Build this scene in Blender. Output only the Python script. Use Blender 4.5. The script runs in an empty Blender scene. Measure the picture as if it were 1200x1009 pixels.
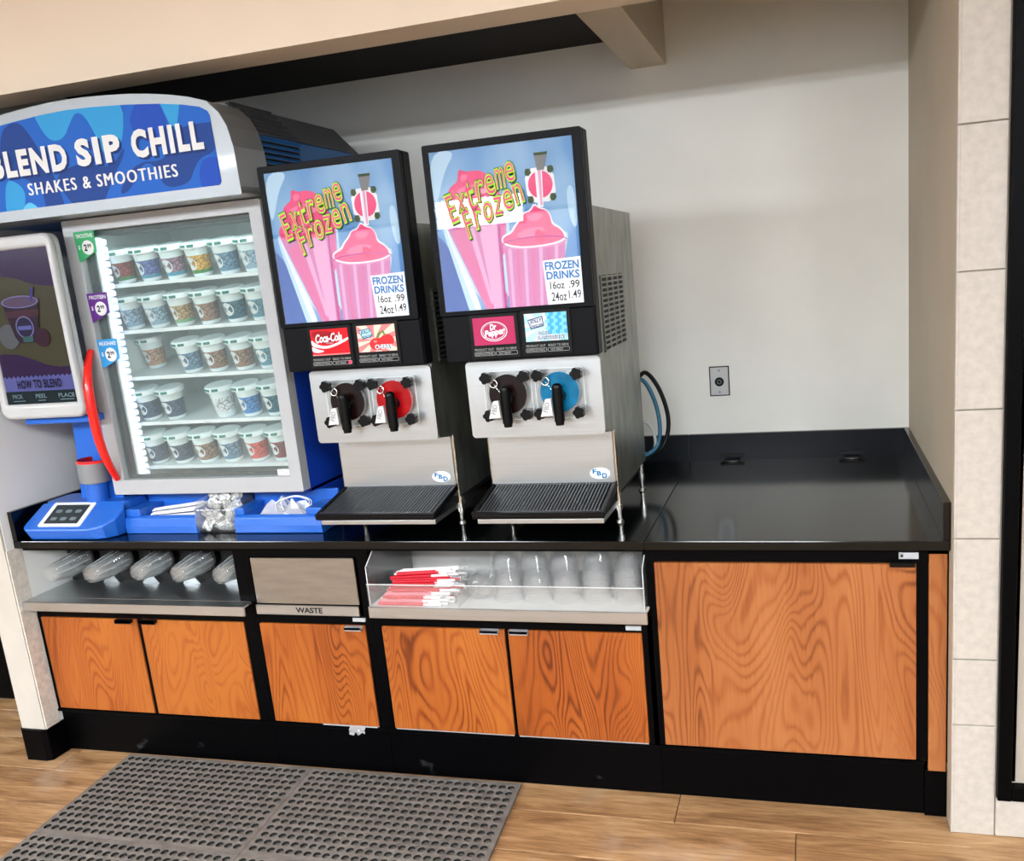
import bpy, math, random
from mathutils import Matrix, Vector
random.seed(7)
PI = math.pi
S = bpy.context.scene
COL = S.collection

# ------------------------------------------------------------------ camera, world, lights, exposure
cam = bpy.data.cameras.new('camera')
cam.sensor_fit = 'HORIZONTAL'; cam.sensor_width = 36; cam.lens = 30.981
cam.shift_x = -0.05977; cam.shift_y = 0.03152; cam.clip_start = 0.05
camo = bpy.data.objects.new('camera', cam); COL.objects.link(camo)
cr, cu, cf = Vector((0.96408, 0.25250, -0.08248)), Vector((0.02376, 0.22727, 0.97354)), Vector((-0.26456, 0.94053, -0.21310))
M = Matrix((cr, cu, -cf)).transposed().to_4x4(); M.translation = (2.9098, -2.5870, 1.7334)
camo.matrix_world = M
S.camera = camo
S.view_settings.view_transform = 'Standard'; S.view_settings.look = 'None'
S.view_settings.gamma = 1; S.view_settings.use_curve_mapping = False
S.view_settings.exposure = 0.05
try:
    S.cycles.transparent_max_bounces = 40; S.cycles.max_bounces = 10
except Exception: pass
W = bpy.data.worlds.new('world'); S.world = W; W.use_nodes = True
W.node_tree.nodes['Background'].inputs[0].default_value = (0.97, 0.98, 1, 1)
W.node_tree.nodes['Background'].inputs[1].default_value = 0.22
PANEL_STRENGTH = 74.0
WINDOW_STRENGTH = 1.6
PANELS = [(x, y) for y in (-4.2, -5.4) for x in (-5.1, -2.6, -0.1, 2.4, 4.9, 7.4)]

# ------------------------------------------------------------------ materials
def lin(c):
    return tuple(((v/255)/12.92 if v/255 <= .04045 else ((v/255+.055)/1.055)**2.4) for v in c)
def setp(b, **k):
    for n, v in k.items():
        n = n.replace('_', ' ')
        if n in b.inputs: b.inputs[n].default_value = v
MATS = {}
def mat(name, rgb, rough=.5, metal=0., emit=None, es=0., coat=0., spec=.5, trans=0., noise=0., nscale=8., bump=0., stretch=(1, 1, 1)):
    if name in MATS: return MATS[name]
    m = bpy.data.materials.new(name); m.use_nodes = True; nt = m.node_tree
    b = nt.nodes['Principled BSDF']; c = lin(rgb)+(1,)
    setp(b, Base_Color=c, Roughness=rough, Metallic=metal, Coat_Weight=coat, Specular_IOR_Level=spec, Transmission_Weight=trans)
    if coat: setp(b, Coat_Roughness=.04)
    if emit: setp(b, Emission_Color=lin(emit)+(1,), Emission_Strength=es)
    if noise or bump:
        tc = nt.nodes.new('ShaderNodeTexCoord'); mp = nt.nodes.new('ShaderNodeMapping'); mp.inputs['Scale'].default_value = stretch
        n = nt.nodes.new('ShaderNodeTexNoise'); n.inputs['Scale'].default_value = nscale; n.inputs['Detail'].default_value = 5
        nt.links.new(tc.outputs['Object'], mp.inputs[0]); nt.links.new(mp.outputs[0], n.inputs['Vector'])
        if noise:
            r = nt.nodes.new('ShaderNodeValToRGB'); r.color_ramp.elements[0].position = .3; r.color_ramp.elements[1].position = .7
            r.color_ramp.elements[0].color = tuple(v*(1-noise) for v in c[:3])+(1,)
            r.color_ramp.elements[1].color = tuple(min(1, v*(1+noise*.6)) for v in c[:3])+(1,)
            nt.links.new(n.outputs[0], r.inputs[0]); nt.links.new(r.outputs[0], b.inputs['Base Color'])
        if bump:
            bp = nt.nodes.new('ShaderNodeBump'); bp.inputs['Strength'].default_value = bump; bp.inputs['Distance'].default_value = .002
            nt.links.new(n.outputs[0], bp.inputs['Height']); nt.links.new(bp.outputs[0], b.inputs['Normal'])
    MATS[name] = m; return m
def clear(name, tint=(1, 1, 1), haze=.06, edge=.5, rough=.05, hcol=(1, 1, 1)):
    """thin clear plastic or glass: transparent, fresnel-like gloss, a little milky scatter"""
    m = bpy.data.materials.new(name); m.use_nodes = True; nt = m.node_tree; nt.nodes.clear()
    out = nt.nodes.new('ShaderNodeOutputMaterial'); t = nt.nodes.new('ShaderNodeBsdfTransparent'); g = nt.nodes.new('ShaderNodeBsdfGlossy')
    d = nt.nodes.new('ShaderNodeBsdfDiffuse'); d.inputs[0].default_value = hcol+(1,)
    t.inputs[0].default_value = tint+(1,); g.inputs['Roughness'].default_value = rough
    lw = nt.nodes.new('ShaderNodeLayerWeight'); lw.inputs[0].default_value = .5
    p = nt.nodes.new('ShaderNodeMath'); p.operation = 'POWER'; p.inputs[1].default_value = 3.5; nt.links.new(lw.outputs['Facing'], p.inputs[0])
    q = nt.nodes.new('ShaderNodeMath'); q.operation = 'MULTIPLY_ADD'; q.inputs[1].default_value = edge; q.inputs[2].default_value = .05; nt.links.new(p.outputs[0], q.inputs[0])
    a = nt.nodes.new('ShaderNodeMixShader'); a.inputs[0].default_value = haze; nt.links.new(t.outputs[0], a.inputs[1]); nt.links.new(d.outputs[0], a.inputs[2])
    b = nt.nodes.new('ShaderNodeMixShader'); nt.links.new(q.outputs[0], b.inputs[0]); nt.links.new(a.outputs[0], b.inputs[1]); nt.links.new(g.outputs[0], b.inputs[2])
    nt.links.new(b.outputs[0], out.inputs[0]); MATS[name] = m; return m
def wood_door(name, light, mid, dark):
    m = bpy.data.materials.new(name); m.use_nodes = True; nt = m.node_tree; N = nt.nodes.new; K = nt.links.new
    b = nt.nodes['Principled BSDF']; setp(b, Roughness=.38, Specular_IOR_Level=.35)
    tc = N('ShaderNodeTexCoord'); oi = N('ShaderNodeObjectInfo'); off = N('ShaderNodeMath'); off.operation = 'MULTIPLY'; off.inputs[1].default_value = 37.
    K(oi.outputs['Random'], off.inputs[0])
    add = N('ShaderNodeVectorMath'); K(tc.outputs['Object'], add.inputs[0]); K(off.outputs[0], add.inputs[1])
    mp = N('ShaderNodeMapping'); mp.inputs['Scale'].default_value = (3.6, 1, .85); K(add.outputs[0], mp.inputs[0])
    n1 = N('ShaderNodeTexNoise'); n1.inputs['Scale'].default_value = 1.5; n1.inputs['Detail'].default_value = 1.2; n1.inputs['Roughness'].default_value = .45; n1.inputs['Distortion'].default_value = .6
    K(mp.outputs[0], n1.inputs['Vector'])
    mul = N('ShaderNodeMath'); mul.operation = 'MULTIPLY'; mul.inputs[1].default_value = 190; K(n1.outputs[0], mul.inputs[0])
    mp2 = N('ShaderNodeMapping'); mp2.inputs['Scale'].default_value = (60, 1, 2.2); K(add.outputs[0], mp2.inputs[0])
    n2 = N('ShaderNodeTexNoise'); n2.inputs['Scale'].default_value = 2.2; n2.inputs['Detail'].default_value = 6; K(mp2.outputs[0], n2.inputs['Vector'])
    ad = N('ShaderNodeMath'); ad.operation = 'MULTIPLY_ADD'; ad.inputs[1].default_value = 2.2; K(n2.outputs[0], ad.inputs[0]); K(mul.outputs[0], ad.inputs[2])
    sn = N('ShaderNodeMath'); sn.operation = 'SINE'; K(ad.outputs[0], sn.inputs[0])
    # thin dark growth lines, their contrast varying over the sheet
    h = N('ShaderNodeMath'); h.operation = 'MULTIPLY_ADD'; h.inputs[1].default_value = .5; h.inputs[2].default_value = .5; K(sn.outputs[0], h.inputs[0])
    pw = N('ShaderNodeMath'); pw.operation = 'POWER'; pw.inputs[1].default_value = 2.6; K(h.outputs[0], pw.inputs[0])
    n3 = N('ShaderNodeTexNoise'); n3.inputs['Scale'].default_value = 1.7; n3.inputs['Detail'].default_value = 2; K(mp.outputs[0], n3.inputs['Vector'])
    m3 = N('ShaderNodeMapRange'); m3.inputs[1].default_value = .3; m3.inputs[2].default_value = .7; m3.inputs[3].default_value = .10; m3.inputs[4].default_value = .42; K(n3.outputs[0], m3.inputs[0])
    mm = N('ShaderNodeMath'); mm.operation = 'MULTIPLY'; K(pw.outputs[0], mm.inputs[0]); K(m3.outputs[0], mm.inputs[1])
    n4 = N('ShaderNodeTexNoise'); n4.inputs['Scale'].default_value = 1.1; n4.inputs['Detail'].default_value = 1; K(mp.outputs[0], n4.inputs['Vector'])
    f0 = N('ShaderNodeMath'); f0.operation = 'MULTIPLY_ADD'; f0.inputs[1].default_value = .32; K(n2.outputs[0], f0.inputs[0]); K(n4.outputs[0], f0.inputs[2])
    fi = N('ShaderNodeMath'); fi.operation = 'SUBTRACT'; K(f0.outputs[0], fi.inputs[0]); K(mm.outputs[0], fi.inputs[1])
    r = N('ShaderNodeValToRGB'); r.color_ramp.elements[0].position = .14; r.color_ramp.elements[0].color = lin(dark)+(1,)
    r.color_ramp.elements[1].position = .82; r.color_ramp.elements[1].color = lin(light)+(1,)
    e = r.color_ramp.elements.new(.48); e.color = lin(mid)+(1,)
    K(fi.outputs[0], r.inputs[0]); K(r.outputs[0], b.inputs['Base Color']); MATS[name] = m; return m
def plank_mat():
    m = bpy.data.materials.new('wood look tile'); m.use_nodes = True; nt = m.node_tree; N = nt.nodes.new; K = nt.links.new
    b = nt.nodes['Principled BSDF']; setp(b, Roughness=.42, Specular_IOR_Level=.4)
    tc = N('ShaderNodeTexCoord'); oi = N('ShaderNodeObjectInfo'); off = N('ShaderNodeMath'); off.operation = 'MULTIPLY'; off.inputs[1].default_value = 61.
    K(oi.outputs['Random'], off.inputs[0])
    ge = N('ShaderNodeNewGeometry'); add = N('ShaderNodeVectorMath'); K(ge.outputs['Position'], add.inputs[0]); K(off.outputs[0], add.inputs[1])
    mp = N('ShaderNodeMapping'); mp.inputs['Scale'].default_value = (1.3, 9, 1); K(add.outputs[0], mp.inputs[0])
    n = N('ShaderNodeTexNoise'); n.inputs['Scale'].default_value = 2.2; n.inputs['Detail'].default_value = 8; n.inputs['Roughness'].default_value = .65; n.inputs['Distortion'].default_value = .7; K(mp.outputs[0], n.inputs['Vector'])
    mp2 = N('ShaderNodeMapping'); mp2.inputs['Scale'].default_value = (5, 70, 1); K(add.outputs[0], mp2.inputs[0])
    n2 = N('ShaderNodeTexNoise'); n2.inputs['Scale'].default_value = 2.; n2.inputs['Detail'].default_value = 4; K(mp2.outputs[0], n2.inputs['Vector'])
    mx = N('ShaderNodeMath'); mx.operation = 'MULTIPLY_ADD'; mx.inputs[1].default_value = .45; K(n2.outputs[0], mx.inputs[0]); K(n.outputs[0], mx.inputs[2])
    r = N('ShaderNodeValToRGB'); el = r.color_ramp.elements
    el[0].position = .42; el[0].color = lin((88, 60, 36))+(1,); el[1].position = .98; el[1].color = lin((196, 162, 122))+(1,)
    e = el.new(.62); e.color = lin((140, 103, 68))+(1,); e = el.new(.78); e.color = lin((172, 133, 92))+(1,)
    K(mx.outputs[0], r.inputs[0])
    # pale scuffs of spilt powder, a stain that belongs to the floor
    n3 = N('ShaderNodeTexNoise'); n3.inputs['Scale'].default_value = 2.6; n3.inputs['Detail'].default_value = 6; K(ge.outputs['Position'], n3.inputs['Vector'])
    r3 = N('ShaderNodeValToRGB'); r3.color_ramp.elements[0].position = .57; r3.color_ramp.elements[1].position = .75
    r3.color_ramp.elements[0].color = (0, 0, 0, 1); r3.color_ramp.elements[1].color = (.45, .45, .45, 1); K(n3.outputs[0], r3.inputs[0])
    mix = N('ShaderNodeMix'); mix.data_type = 'RGBA'; K(r3.outputs[0], mix.inputs[0]); K(r.outputs[0], mix.inputs[6]); mix.inputs[7].default_value = lin((205, 190, 175))+(1,)
    K(mix.outputs[2], b.inputs['Base Color'])
    bp = N('ShaderNodeBump'); bp.inputs['Strength'].default_value = .25; bp.inputs['Distance'].default_value = .002; K(n2.outputs[0], bp.inputs['Height']); K(bp.outputs[0], b.inputs['Normal'])
    MATS['plank'] = m; return m
def brushed(name, rgb, rough=.28, along='x'):
    st = {'x': (1.5, 60, 120), 'z': (120, 60, 1.5)}[along]
    m = mat(name, rgb, rough, 1., noise=.06, nscale=3., stretch=st)
    nt = m.node_tree; b = nt.nodes['Principled BSDF']; n = [q for q in nt.nodes if q.type == 'TEX_NOISE'][0]
    mr = nt.nodes.new('ShaderNodeMapRange'); mr.inputs[3].default_value = rough-.06; mr.inputs[4].default_value = rough+.12
    nt.links.new(n.outputs[0], mr.inputs[0]); nt.links.new(mr.outputs[0], b.inputs['Roughness'])
    return m
wall_paint = mat('greige wall paint', (240, 239, 232), .7, noise=.05, nscale=2.6, bump=.05)
tan_paint = mat('tan wall paint', (196, 182, 160), .7, noise=.05, nscale=3, bump=.05)
cream_paint = mat('cream paint', (236, 220, 201), .7, noise=.03, nscale=2)
white_scuffed = mat('scuffed white paint', (188, 181, 170), .65, noise=.08, nscale=6, bump=.1)
torn_paint = mat('torn drywall edge', (222, 215, 204), .85, noise=.18, nscale=45, bump=.9)
ceil_white = mat('ceiling white', (235, 232, 226), .8)
grout = mat('grout', (112, 92, 70), .9, noise=.2, nscale=30)
tile_m = mat('travertine tile', (184, 176, 166), .5, noise=.11, nscale=42, bump=.2)
tile_grout = mat('tile grout', (168, 158, 145), .9)
black_lam = mat('black laminate', (2, 2, 3), .42, spec=.06, noise=.15, nscale=5)
black_top = mat('black counter laminate', (3, 4, 5), .13, spec=.42, noise=.15, nscale=3)
navy_splash = mat('black blue splash laminate', (12, 17, 24), .24, spec=.3, noise=.25, nscale=3, stretch=(1, 1, 9))
black_pl = mat('black plastic', (5, 5, 6), .32, spec=.2)
black_matte = mat('matte black', (10, 10, 10), .7)
charcoal = mat('charcoal sign frame', (10, 11, 15), .42, spec=.1)
rubber = mat('grey worn rubber', (116, 110, 104), .62, noise=.3, nscale=26, bump=.25)
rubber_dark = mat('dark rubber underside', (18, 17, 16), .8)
steel = brushed('brushed steel', (196, 200, 202), .3)
steel_v = mat('mottled side steel', (146, 149, 142), .36, .85, noise=.32, nscale=7, stretch=(3, 3, 1.1))
steel_bright = mat('polished steel', (225, 225, 222), .14, 1.)
steel_dirty = mat('smudged steel', (168, 166, 160), .33, 1., noise=.13, nscale=7, stretch=(1, 1, 5))
bone = mat('bone white plastic', (174, 177, 180), .3, coat=.3)
bone_w = mat('kiosk white plastic', (186, 188, 189), .3, coat=.2)
silver_pl = mat('silver paint', (146, 151, 155), .36, .45, coat=.2)
blue_pl = mat('blue plastic', (30, 98, 196), .33, coat=.25)
deep_blue = mat('deep blue panel', (18, 62, 176), .35)
teal_blue = mat('dark blue louvre panel', (16, 92, 158), .4)
grey_hood = mat('grey hood plastic', (92, 92, 96), .6)
red_pl = mat('red plastic', (236, 26, 16), .28, coat=.4)
dark_red = mat('dark red lining', (150, 12, 22), .25, coat=.4)
white_pl = mat('white plastic', (238, 240, 240), .35)
liner = mat('pale fridge liner', (228, 238, 236), .45)
liner_dark = mat('dark fridge gasket', (22, 28, 30), .6)  # gasket is near black in its own colour
led_m = mat('lit cool led cell', (240, 245, 255), .4, emit=(226, 236, 255), es=1.1)
door_wood = wood_door('orange cherry laminate', (172, 98, 38), (150, 75, 25), (98, 41, 11))
door_wood2 = wood_door('paler cherry laminate', (166, 104, 59), (148, 84, 41), (104, 52, 23))
plank_m = plank_mat()
glass = clear('clear glass', (.95, .985, .98), .05, .45, .02, (.8, .95, .95))
acrylic = clear('clear acrylic', (.97, .98, .98), .05, .6, .04)
acrylic_edge = mat('bright acrylic edge', (226, 230, 230), .2)
cup_clear = clear('clear cup plastic', (.97, .98, .98), .055, .8, .08)
dome_clear = clear('clear dome plastic', (.99, .99, .99), .045, .75, .06)
cover_clear = clear('poster cover sheet', (1, 1, 1), .0, .35, .02)
wrap_clear = clear('plastic wrap', (.96, .97, .97), .35, .7, .15)
print_black = mat('black ink', (14, 14, 16), .5)
print_white = mat('white ink', (222, 224, 225), .5, spec=.2)
def flat(name, rgb, rough=.5): return mat(name, rgb, rough, spec=.2)

# ------------------------------------------------------------------ mesh building
TEXTS = {}
def text_mesh(s, bold=.0, shear=0., space=1.):
    k = (s, bold, shear, space)
    if k not in TEXTS:
        cu_ = bpy.data.curves.new('t', 'FONT'); cu_.body = s; cu_.dimensions = '2D'; cu_.fill_mode = 'FRONT'
        cu_.offset = bold; cu_.shear = shear; cu_.space_character = space; cu_.resolution_u = 3
        o = bpy.data.objects.new('t', cu_); COL.objects.link(o)
        dg = bpy.context.evaluated_depsgraph_get(); dg.update()
        me = bpy.data.meshes.new_from_object(o.evaluated_get(dg))
        vs = [(v.co.x, v.co.y) for v in me.vertices]; fs = [tuple(p.vertices) for p in me.polygons]
        bpy.data.objects.remove(o); bpy.data.curves.remove(cu_); bpy.data.meshes.remove(me)
        TEXTS[k] = (vs, fs)
    return TEXTS[k]
def rr(x0, x1, z0, z1, r, n=4):
    """rounded rectangle, counter-clockwise"""
    p = []
    for cx, cz, a in ((x1-r, z0+r, -PI/2), (x1-r, z1-r, 0), (x0+r, z1-r, PI/2), (x0+r, z0+r, PI)):
        for i in range(n+1): p.append((cx+r*math.cos(a+i*PI/2/n), cz+r*math.sin(a+i*PI/2/n)))
    return p
def circ(cx, cz, r, n=24, rz=None, rot=0): return [(cx+r*math.cos(2*PI*i/n+rot), cz+(rz or r)*math.sin(2*PI*i/n+rot)) for i in range(n)]
def clip(sub, cl):
    """Sutherland-Hodgman: subject clipped to a convex counter-clockwise polygon"""
    for i in range(len(cl)):
        a, b = cl[i], cl[(i+1) % len(cl)]; out = []
        ins = lambda p: (b[0]-a[0])*(p[1]-a[1])-(b[1]-a[1])*(p[0]-a[0]) >= 0
        for j in range(len(sub)):
            p, q = sub[j], sub[(j+1) % len(sub)]
            ip, iq = ins(p), ins(q)
            if ip: out.append(p)
            if ip != iq:
                d = ((b[0]-a[0])*(q[1]-p[1])-(b[1]-a[1])*(q[0]-p[0]))
                if abs(d) > 1e-12:
                    t = ((b[0]-a[0])*(a[1]-p[1])-(b[1]-a[1])*(a[0]-p[0]))/d
                    out.append((p[0]+t*(q[0]-p[0]), p[1]+t*(q[1]-p[1])))
        sub = out
        if not sub: return []
    return sub
def smooth_loop(pts, k=2):
    for _ in range(k):
        q = []
        for i in range(len(pts)):
            a, b = pts[i], pts[(i+1) % len(pts)]
            q += [(a[0]*.75+b[0]*.25, a[1]*.75+b[1]*.25), (a[0]*.25+b[0]*.75, a[1]*.25+b[1]*.75)]
        pts = q
    return pts
class MB:
    def __init__(s): s.v = []; s.f = []; s.mi = []; s.sm = []; s.mats = []
    def mid(s, m):
        if m not in s.mats: s.mats.append(m)
        return s.mats.index(m)
    def add(s, vs, fs, m, smooth=False, T=None):
        o = len(s.v); k = s.mid(m)
        s.v += [tuple(T @ Vector(v)) if T else tuple(v) for v in vs]
        for f in fs: s.f.append(tuple(i+o for i in f)); s.mi.append(k); s.sm.append(smooth)
        return s
    def box(s, x0, x1, y0, y1, z0, z1, m, T=None):
        vs = [(x, y, z) for x in (x0, x1) for y in (y0, y1) for z in (z0, z1)]
        return s.add(vs, [(0, 1, 3, 2), (4, 6, 7, 5), (0, 4, 5, 1), (2, 3, 7, 6), (0, 2, 6, 4), (1, 5, 7, 3)], m, False, T)
    def prism(s, pts, y0, y1, m, T=None, axis='y', smooth=False):
        """2D outline (a, b) extruded along an axis: y -> (a, y, b), x -> (x, a, b), z -> (a, b, z)"""
        f = {'y': lambda p, t: (p[0], t, p[1]), 'x': lambda p, t: (t, p[0], p[1]), 'z': lambda p, t: (p[0], p[1], t)}[axis]
        n = len(pts)
        s.add([f(p, y0) for p in pts]+[f(p, y1) for p in pts], [tuple(range(n)), tuple(range(2*n-1, n-1, -1))], m, False, T)
        return s.add([f(p, y0) for p in pts]+[f(p, y1) for p in pts], [(i, n+i, n+(i+1) % n, (i+1) % n) for i in range(n)], m, smooth, T)
    def ring(s, a, b, y0, y1, m, T=None):
        n = len(a); vs = [(p[0], y, p[1]) for y in (y0, y1) for p in a]+[(p[0], y, p[1]) for y in (y0, y1) for p in b]
        fs = []
        for i in range(n):
            j = (i+1) % n
            fs += [(i, j, 2*n+j, 2*n+i), (n+i, 3*n+i, 3*n+j, n+j), (i, n+i, n+j, j), (2*n+i, 2*n+j, 3*n+j, 3*n+i)]
        return s.add(vs, fs, m, False, T)
    def flat(s, pts, y, m, T=None): return s.add([(p[0], y, p[1]) for p in pts], [tuple(range(len(pts)))], m, False, T) if len(pts) > 2 else s
    def cyl(s, p0, p1, r0, r1=None, n=16, m=None, caps=True, smooth=True):
        r1 = r0 if r1 is None else r1; p0, p1 = Vector(p0), Vector(p1); d = (p1-p0).normalized()
        a = d.orthogonal().normalized(); b = d.cross(a)
        vs = [tuple(p+(a*math.cos(2*PI*i/n)+b*math.sin(2*PI*i/n))*r) for p, r in ((p0, r0), (p1, r1)) for i in range(n)]
        s.add(vs, [(i, (i+1) % n, n+(i+1) % n, n+i) for i in range(n)], m, smooth)
        if caps: s.add(vs, [tuple(range(n-1, -1, -1)), tuple(range(n, 2*n))], m)
        return s
    def lathe(s, prof, m, n=24, T=None, c=(0, 0, 0), smooth=True, mats=None):
        vs = [(c[0]+r*math.cos(2*PI*i/n), c[1]+r*math.sin(2*PI*i/n), c[2]+z) for r, z in prof for i in range(n)]
        for k in range(len(prof)-1):
            s.add(vs[k*n:(k+2)*n], [(i, (i+1) % n, n+(i+1) % n, n+i) for i in range(n)], mats[k] if mats else m, smooth, T)
        return s
    def tube(s, pts, r, m, n=8, caps=True, rad=None):
        P = [Vector(p) for p in pts]; vs = []; a = None
        for i, p in enumerate(P):
            d = (P[min(i+1, len(P)-1)]-P[max(i-1, 0)]).normalized()
            a = d.orthogonal().normalized() if a is None else (a-d*a.dot(d)).normalized()
            b = d.cross(a); q = rad[i] if rad else r
            vs += [tuple(p+(a*math.cos(2*PI*j/n)+b*math.sin(2*PI*j/n))*q) for j in range(n)]
        fs = [(k*n+j, k*n+(j+1) % n, (k+1)*n+(j+1) % n, (k+1)*n+j) for k in range(len(P)-1) for j in range(n)]
        s.add(vs, fs, m, True)
        if caps: s.add(vs, [tuple(range(n-1, -1, -1)), tuple(range((len(P)-1)*n, len(P)*n))], m)
        return s
    def text(s, st, x0, x1, z0, z1, y, m, bold=.02, shear=0., rot=0., T=None, space=1.):
        """flat lettering on a plane facing -y, fitted to a rectangle"""
        vs, fs = text_mesh(st, bold, shear, space)
        if not vs: return s
        ax = [v[0] for v in vs]; az = [v[1] for v in vs]; w = max(ax)-min(ax) or 1; h = max(az)-min(az) or 1
        cx, cz = (x0+x1)/2, (z0+z1)/2; c, q = math.cos(rot), math.sin(rot); o = []
        for a, b in vs:
            u = ((a-min(ax))/w-.5)*(x1-x0); w_ = ((b-min(az))/h-.5)*(z1-z0)
            o.append((cx+u*c-w_*q, y, cz+u*q+w_*c))
        return s.add(o, fs, m, False, T)
    def build(s, name, parent=None, bevel=0., seg=2, loc=None, rz=0., smooth_angle=None):
        me = bpy.data.meshes.new(name); me.from_pydata(s.v, [], s.f)
        for m in s.mats: me.materials.append(m)
        me.polygons.foreach_set('material_index', s.mi); me.polygons.foreach_set('use_smooth', s.sm); me.update()
        o = bpy.data.objects.new(name, me); COL.objects.link(o)
        if parent: o.parent = parent
        if loc: o.location = loc
        if rz: o.rotation_euler[2] = rz
        if bevel:
            b = o.modifiers.new('bevel', 'BEVEL'); b.width = bevel; b.segments = seg; b.limit_method = 'ANGLE'; b.angle_limit = .7
        return o
def spline(pts, k=6):
    """Catmull-Rom through points"""
    P = [Vector(p) for p in pts]; out = []
    for i in range(len(P)-1):
        a, b, c, d = P[max(i-1, 0)], P[i], P[i+1], P[min(i+2, len(P)-1)]
        for j in range(k):
            t = j/k; out.append(.5*((2*b)+(c-a)*t+(2*a-5*b+4*c-d)*t*t+(3*b-a-3*c+d)*t**3))
    return out+[P[-1]]
def tag(o, label, cat, group=None, kind=None):
    o['label'] = label; o['category'] = cat
    if group: o['group'] = group
    if kind: o['kind'] = kind
    return o
def thing(name, label, cat, loc=(0, 0, 0), rz=0., group=None):
    o = bpy.data.objects.new(name, None); COL.objects.link(o); o.location = loc; o.rotation_euler[2] = rz; o.empty_display_size = .05
    return tag(o, label, cat, group)
def struct(name, mb, **k):
    o = mb.build(name, **k); o['kind'] = 'structure'; return o
def dup(o, parent=None, deep=True):
    c = o.copy(); COL.objects.link(c)
    if parent: c.parent = parent
    if deep:
        for ch in list(o.children): dup(ch, c)
    return c

# ------------------------------------------------------------------ the room
D, XL, XR = 1.10, -.055, 3.275
HZ = 2.486; CZ = 3.05
struct('floor', MB().box(-7, 10, -12, 3.2, -.05, -.007, grout))
FL = bpy.data.objects['floor']
# wood look floor tiles, each its own piece, laid along x
pw = .205; row0 = -.135-pw*11; L0 = 1.22
joint = {10: 2.827-L0*3, 11: 2.452-L0*2}
cache = {}
def plank(x0, x1, y0, y1):
    g = .0016; k = (round(x1-x0, 3), round(y1-y0, 3))
    if k not in cache:
        w, h = k[0]/2-g, k[1]/2-g
        o = MB().box(-w, w, -h, h, -.0075, 0, plank_m).build('plank', FL, bevel=.0012, seg=1); cache[k] = o
    else:
        o = cache[k].copy(); COL.objects.link(o)
    o.location = ((x0+x1)/2, (y0+y1)/2, random.uniform(-.0006, 0))
for r in range(0, 18):
    y0, y1 = row0+r*pw, row0+(r+1)*pw
    st = joint.get(r, -2.4-random.uniform(0, L0)) % L0 - 3*L0
    if r == 9: st = (-.09 % L0) - 3*L0
    x = st
    while x < 4.9:
        hidden = (y0 > .1 and x > .05 and x+L0 < 3.3)
        if not hidden and x+L0 > -2.6: plank(x, x+L0, y0, y1)
        x += L0
struct('wall_back', MB().box(XL-.1, XR+.1, D, D+.1, 0, CZ, wall_paint))
struct('wall_right', MB().box(XR, XR+.09, -.058, D, 0, CZ, tan_paint))
struct('wall_left', MB().box(-.172, XL-.003, -.07, D, 0, CZ, white_scuffed).box(XL-.003, XL, -.06, D, .13, CZ, mat('inner wall lifted from shade', (238, 238, 234), .7)).box(XL-.002, XL+.003, -.066, .0, .13, .87, torn_paint))  # thin inner skin coloured lighter to offset the shade on that side
struct('baseboard_left', MB().prism([(-.18, .3), (-.18, -.07), (-.165, -.082), (-.07, -.082), (-.048, -.072), (-.044, .013), (-.06, .014), (-.06, .3)], 0, .132, black_lam, axis='z'), bevel=.004)
struct('wall_front', MB().box(-7, 4.6, .07, .225, HZ, CZ+.3, cream_paint))          # bulkhead over the counter alcove
struct('trim_1', MB().box(2.245, 2.385, .2255, D, HZ, 2.78, tan_paint))                   # beam from bulkhead to back wall
struct('ceiling', MB().box(-7, 10, -12, .07, CZ, CZ+.06, ceil_white).box(XL, 2.2445, .2255, D-.0005, 2.60, 2.66, mat('alcove ceiling dark as shade', (22, 16, 14), .9)).box(2.3855, XR, .2255, D-.0005, 2.72, 2.78, mat('alcove ceiling dark as shade', (22, 16, 14), .9)))  # alcove ceilings set low and near black to stand in for wall shade
struct('wall_rear', MB().box(-7, 10, -11.6, -11.5, 0, CZ, wall_paint))
# shop front: daylit panes in a dark frame behind the camera
pane_m = mat('daylit pane', (235, 242, 250), .2, emit=(238, 244, 255), es=WINDOW_STRENGTH)
for i in range(5):
    x0 = -6.4+3.1*i
    w_ = struct('window_%d' % (i+1), MB().ring([(x0, .35), (x0+2.7, .35), (x0+2.7, 2.75), (x0, 2.75)], [(x0+.06, .41), (x0+2.64, .41), (x0+2.64, 2.69), (x0+.06, 2.69)], -11.5, -11.44, black_lam).box(x0+1.33, x0+1.37, -11.49, -11.45, .4, 2.7, black_lam))
    MB().box(x0+.06, x0+2.64, -11.499, -11.48, .41, 2.69, pane_m).build('pane', w_)
struct('wall_far', MB().box(-7, -.173, 3.1, 3.2, 0, CZ+.3, tan_paint))
# tiled pilaster on the right
tc_ = struct('wall_column', MB().box(3.284, 3.5, -.062, .25, 0, CZ, tile_grout))
zj = [0, .355, .56, .92, 1.281, 1.645, 2.008, 2.372, 2.735, CZ]
for a, b in zip(zj, zj[1:]):
    MB().box(3.281, 3.3935, -.071, -.0615, a+.0016, b-.0016, tile_m).build('tile', tc_, bevel=.0015, seg=1)
    MB().box(3.2755, 3.2815, -.071, -.057, a+.0016, b-.0016, tile_m).build('tile', tc_)
for i in range(3):
    MB().box(3.3965+i*.3, 3.6935+i*.3, -.071, -.0615, .0016, .125, tile_m).build('tile', tc_, bevel=.0015, seg=1)
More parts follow.
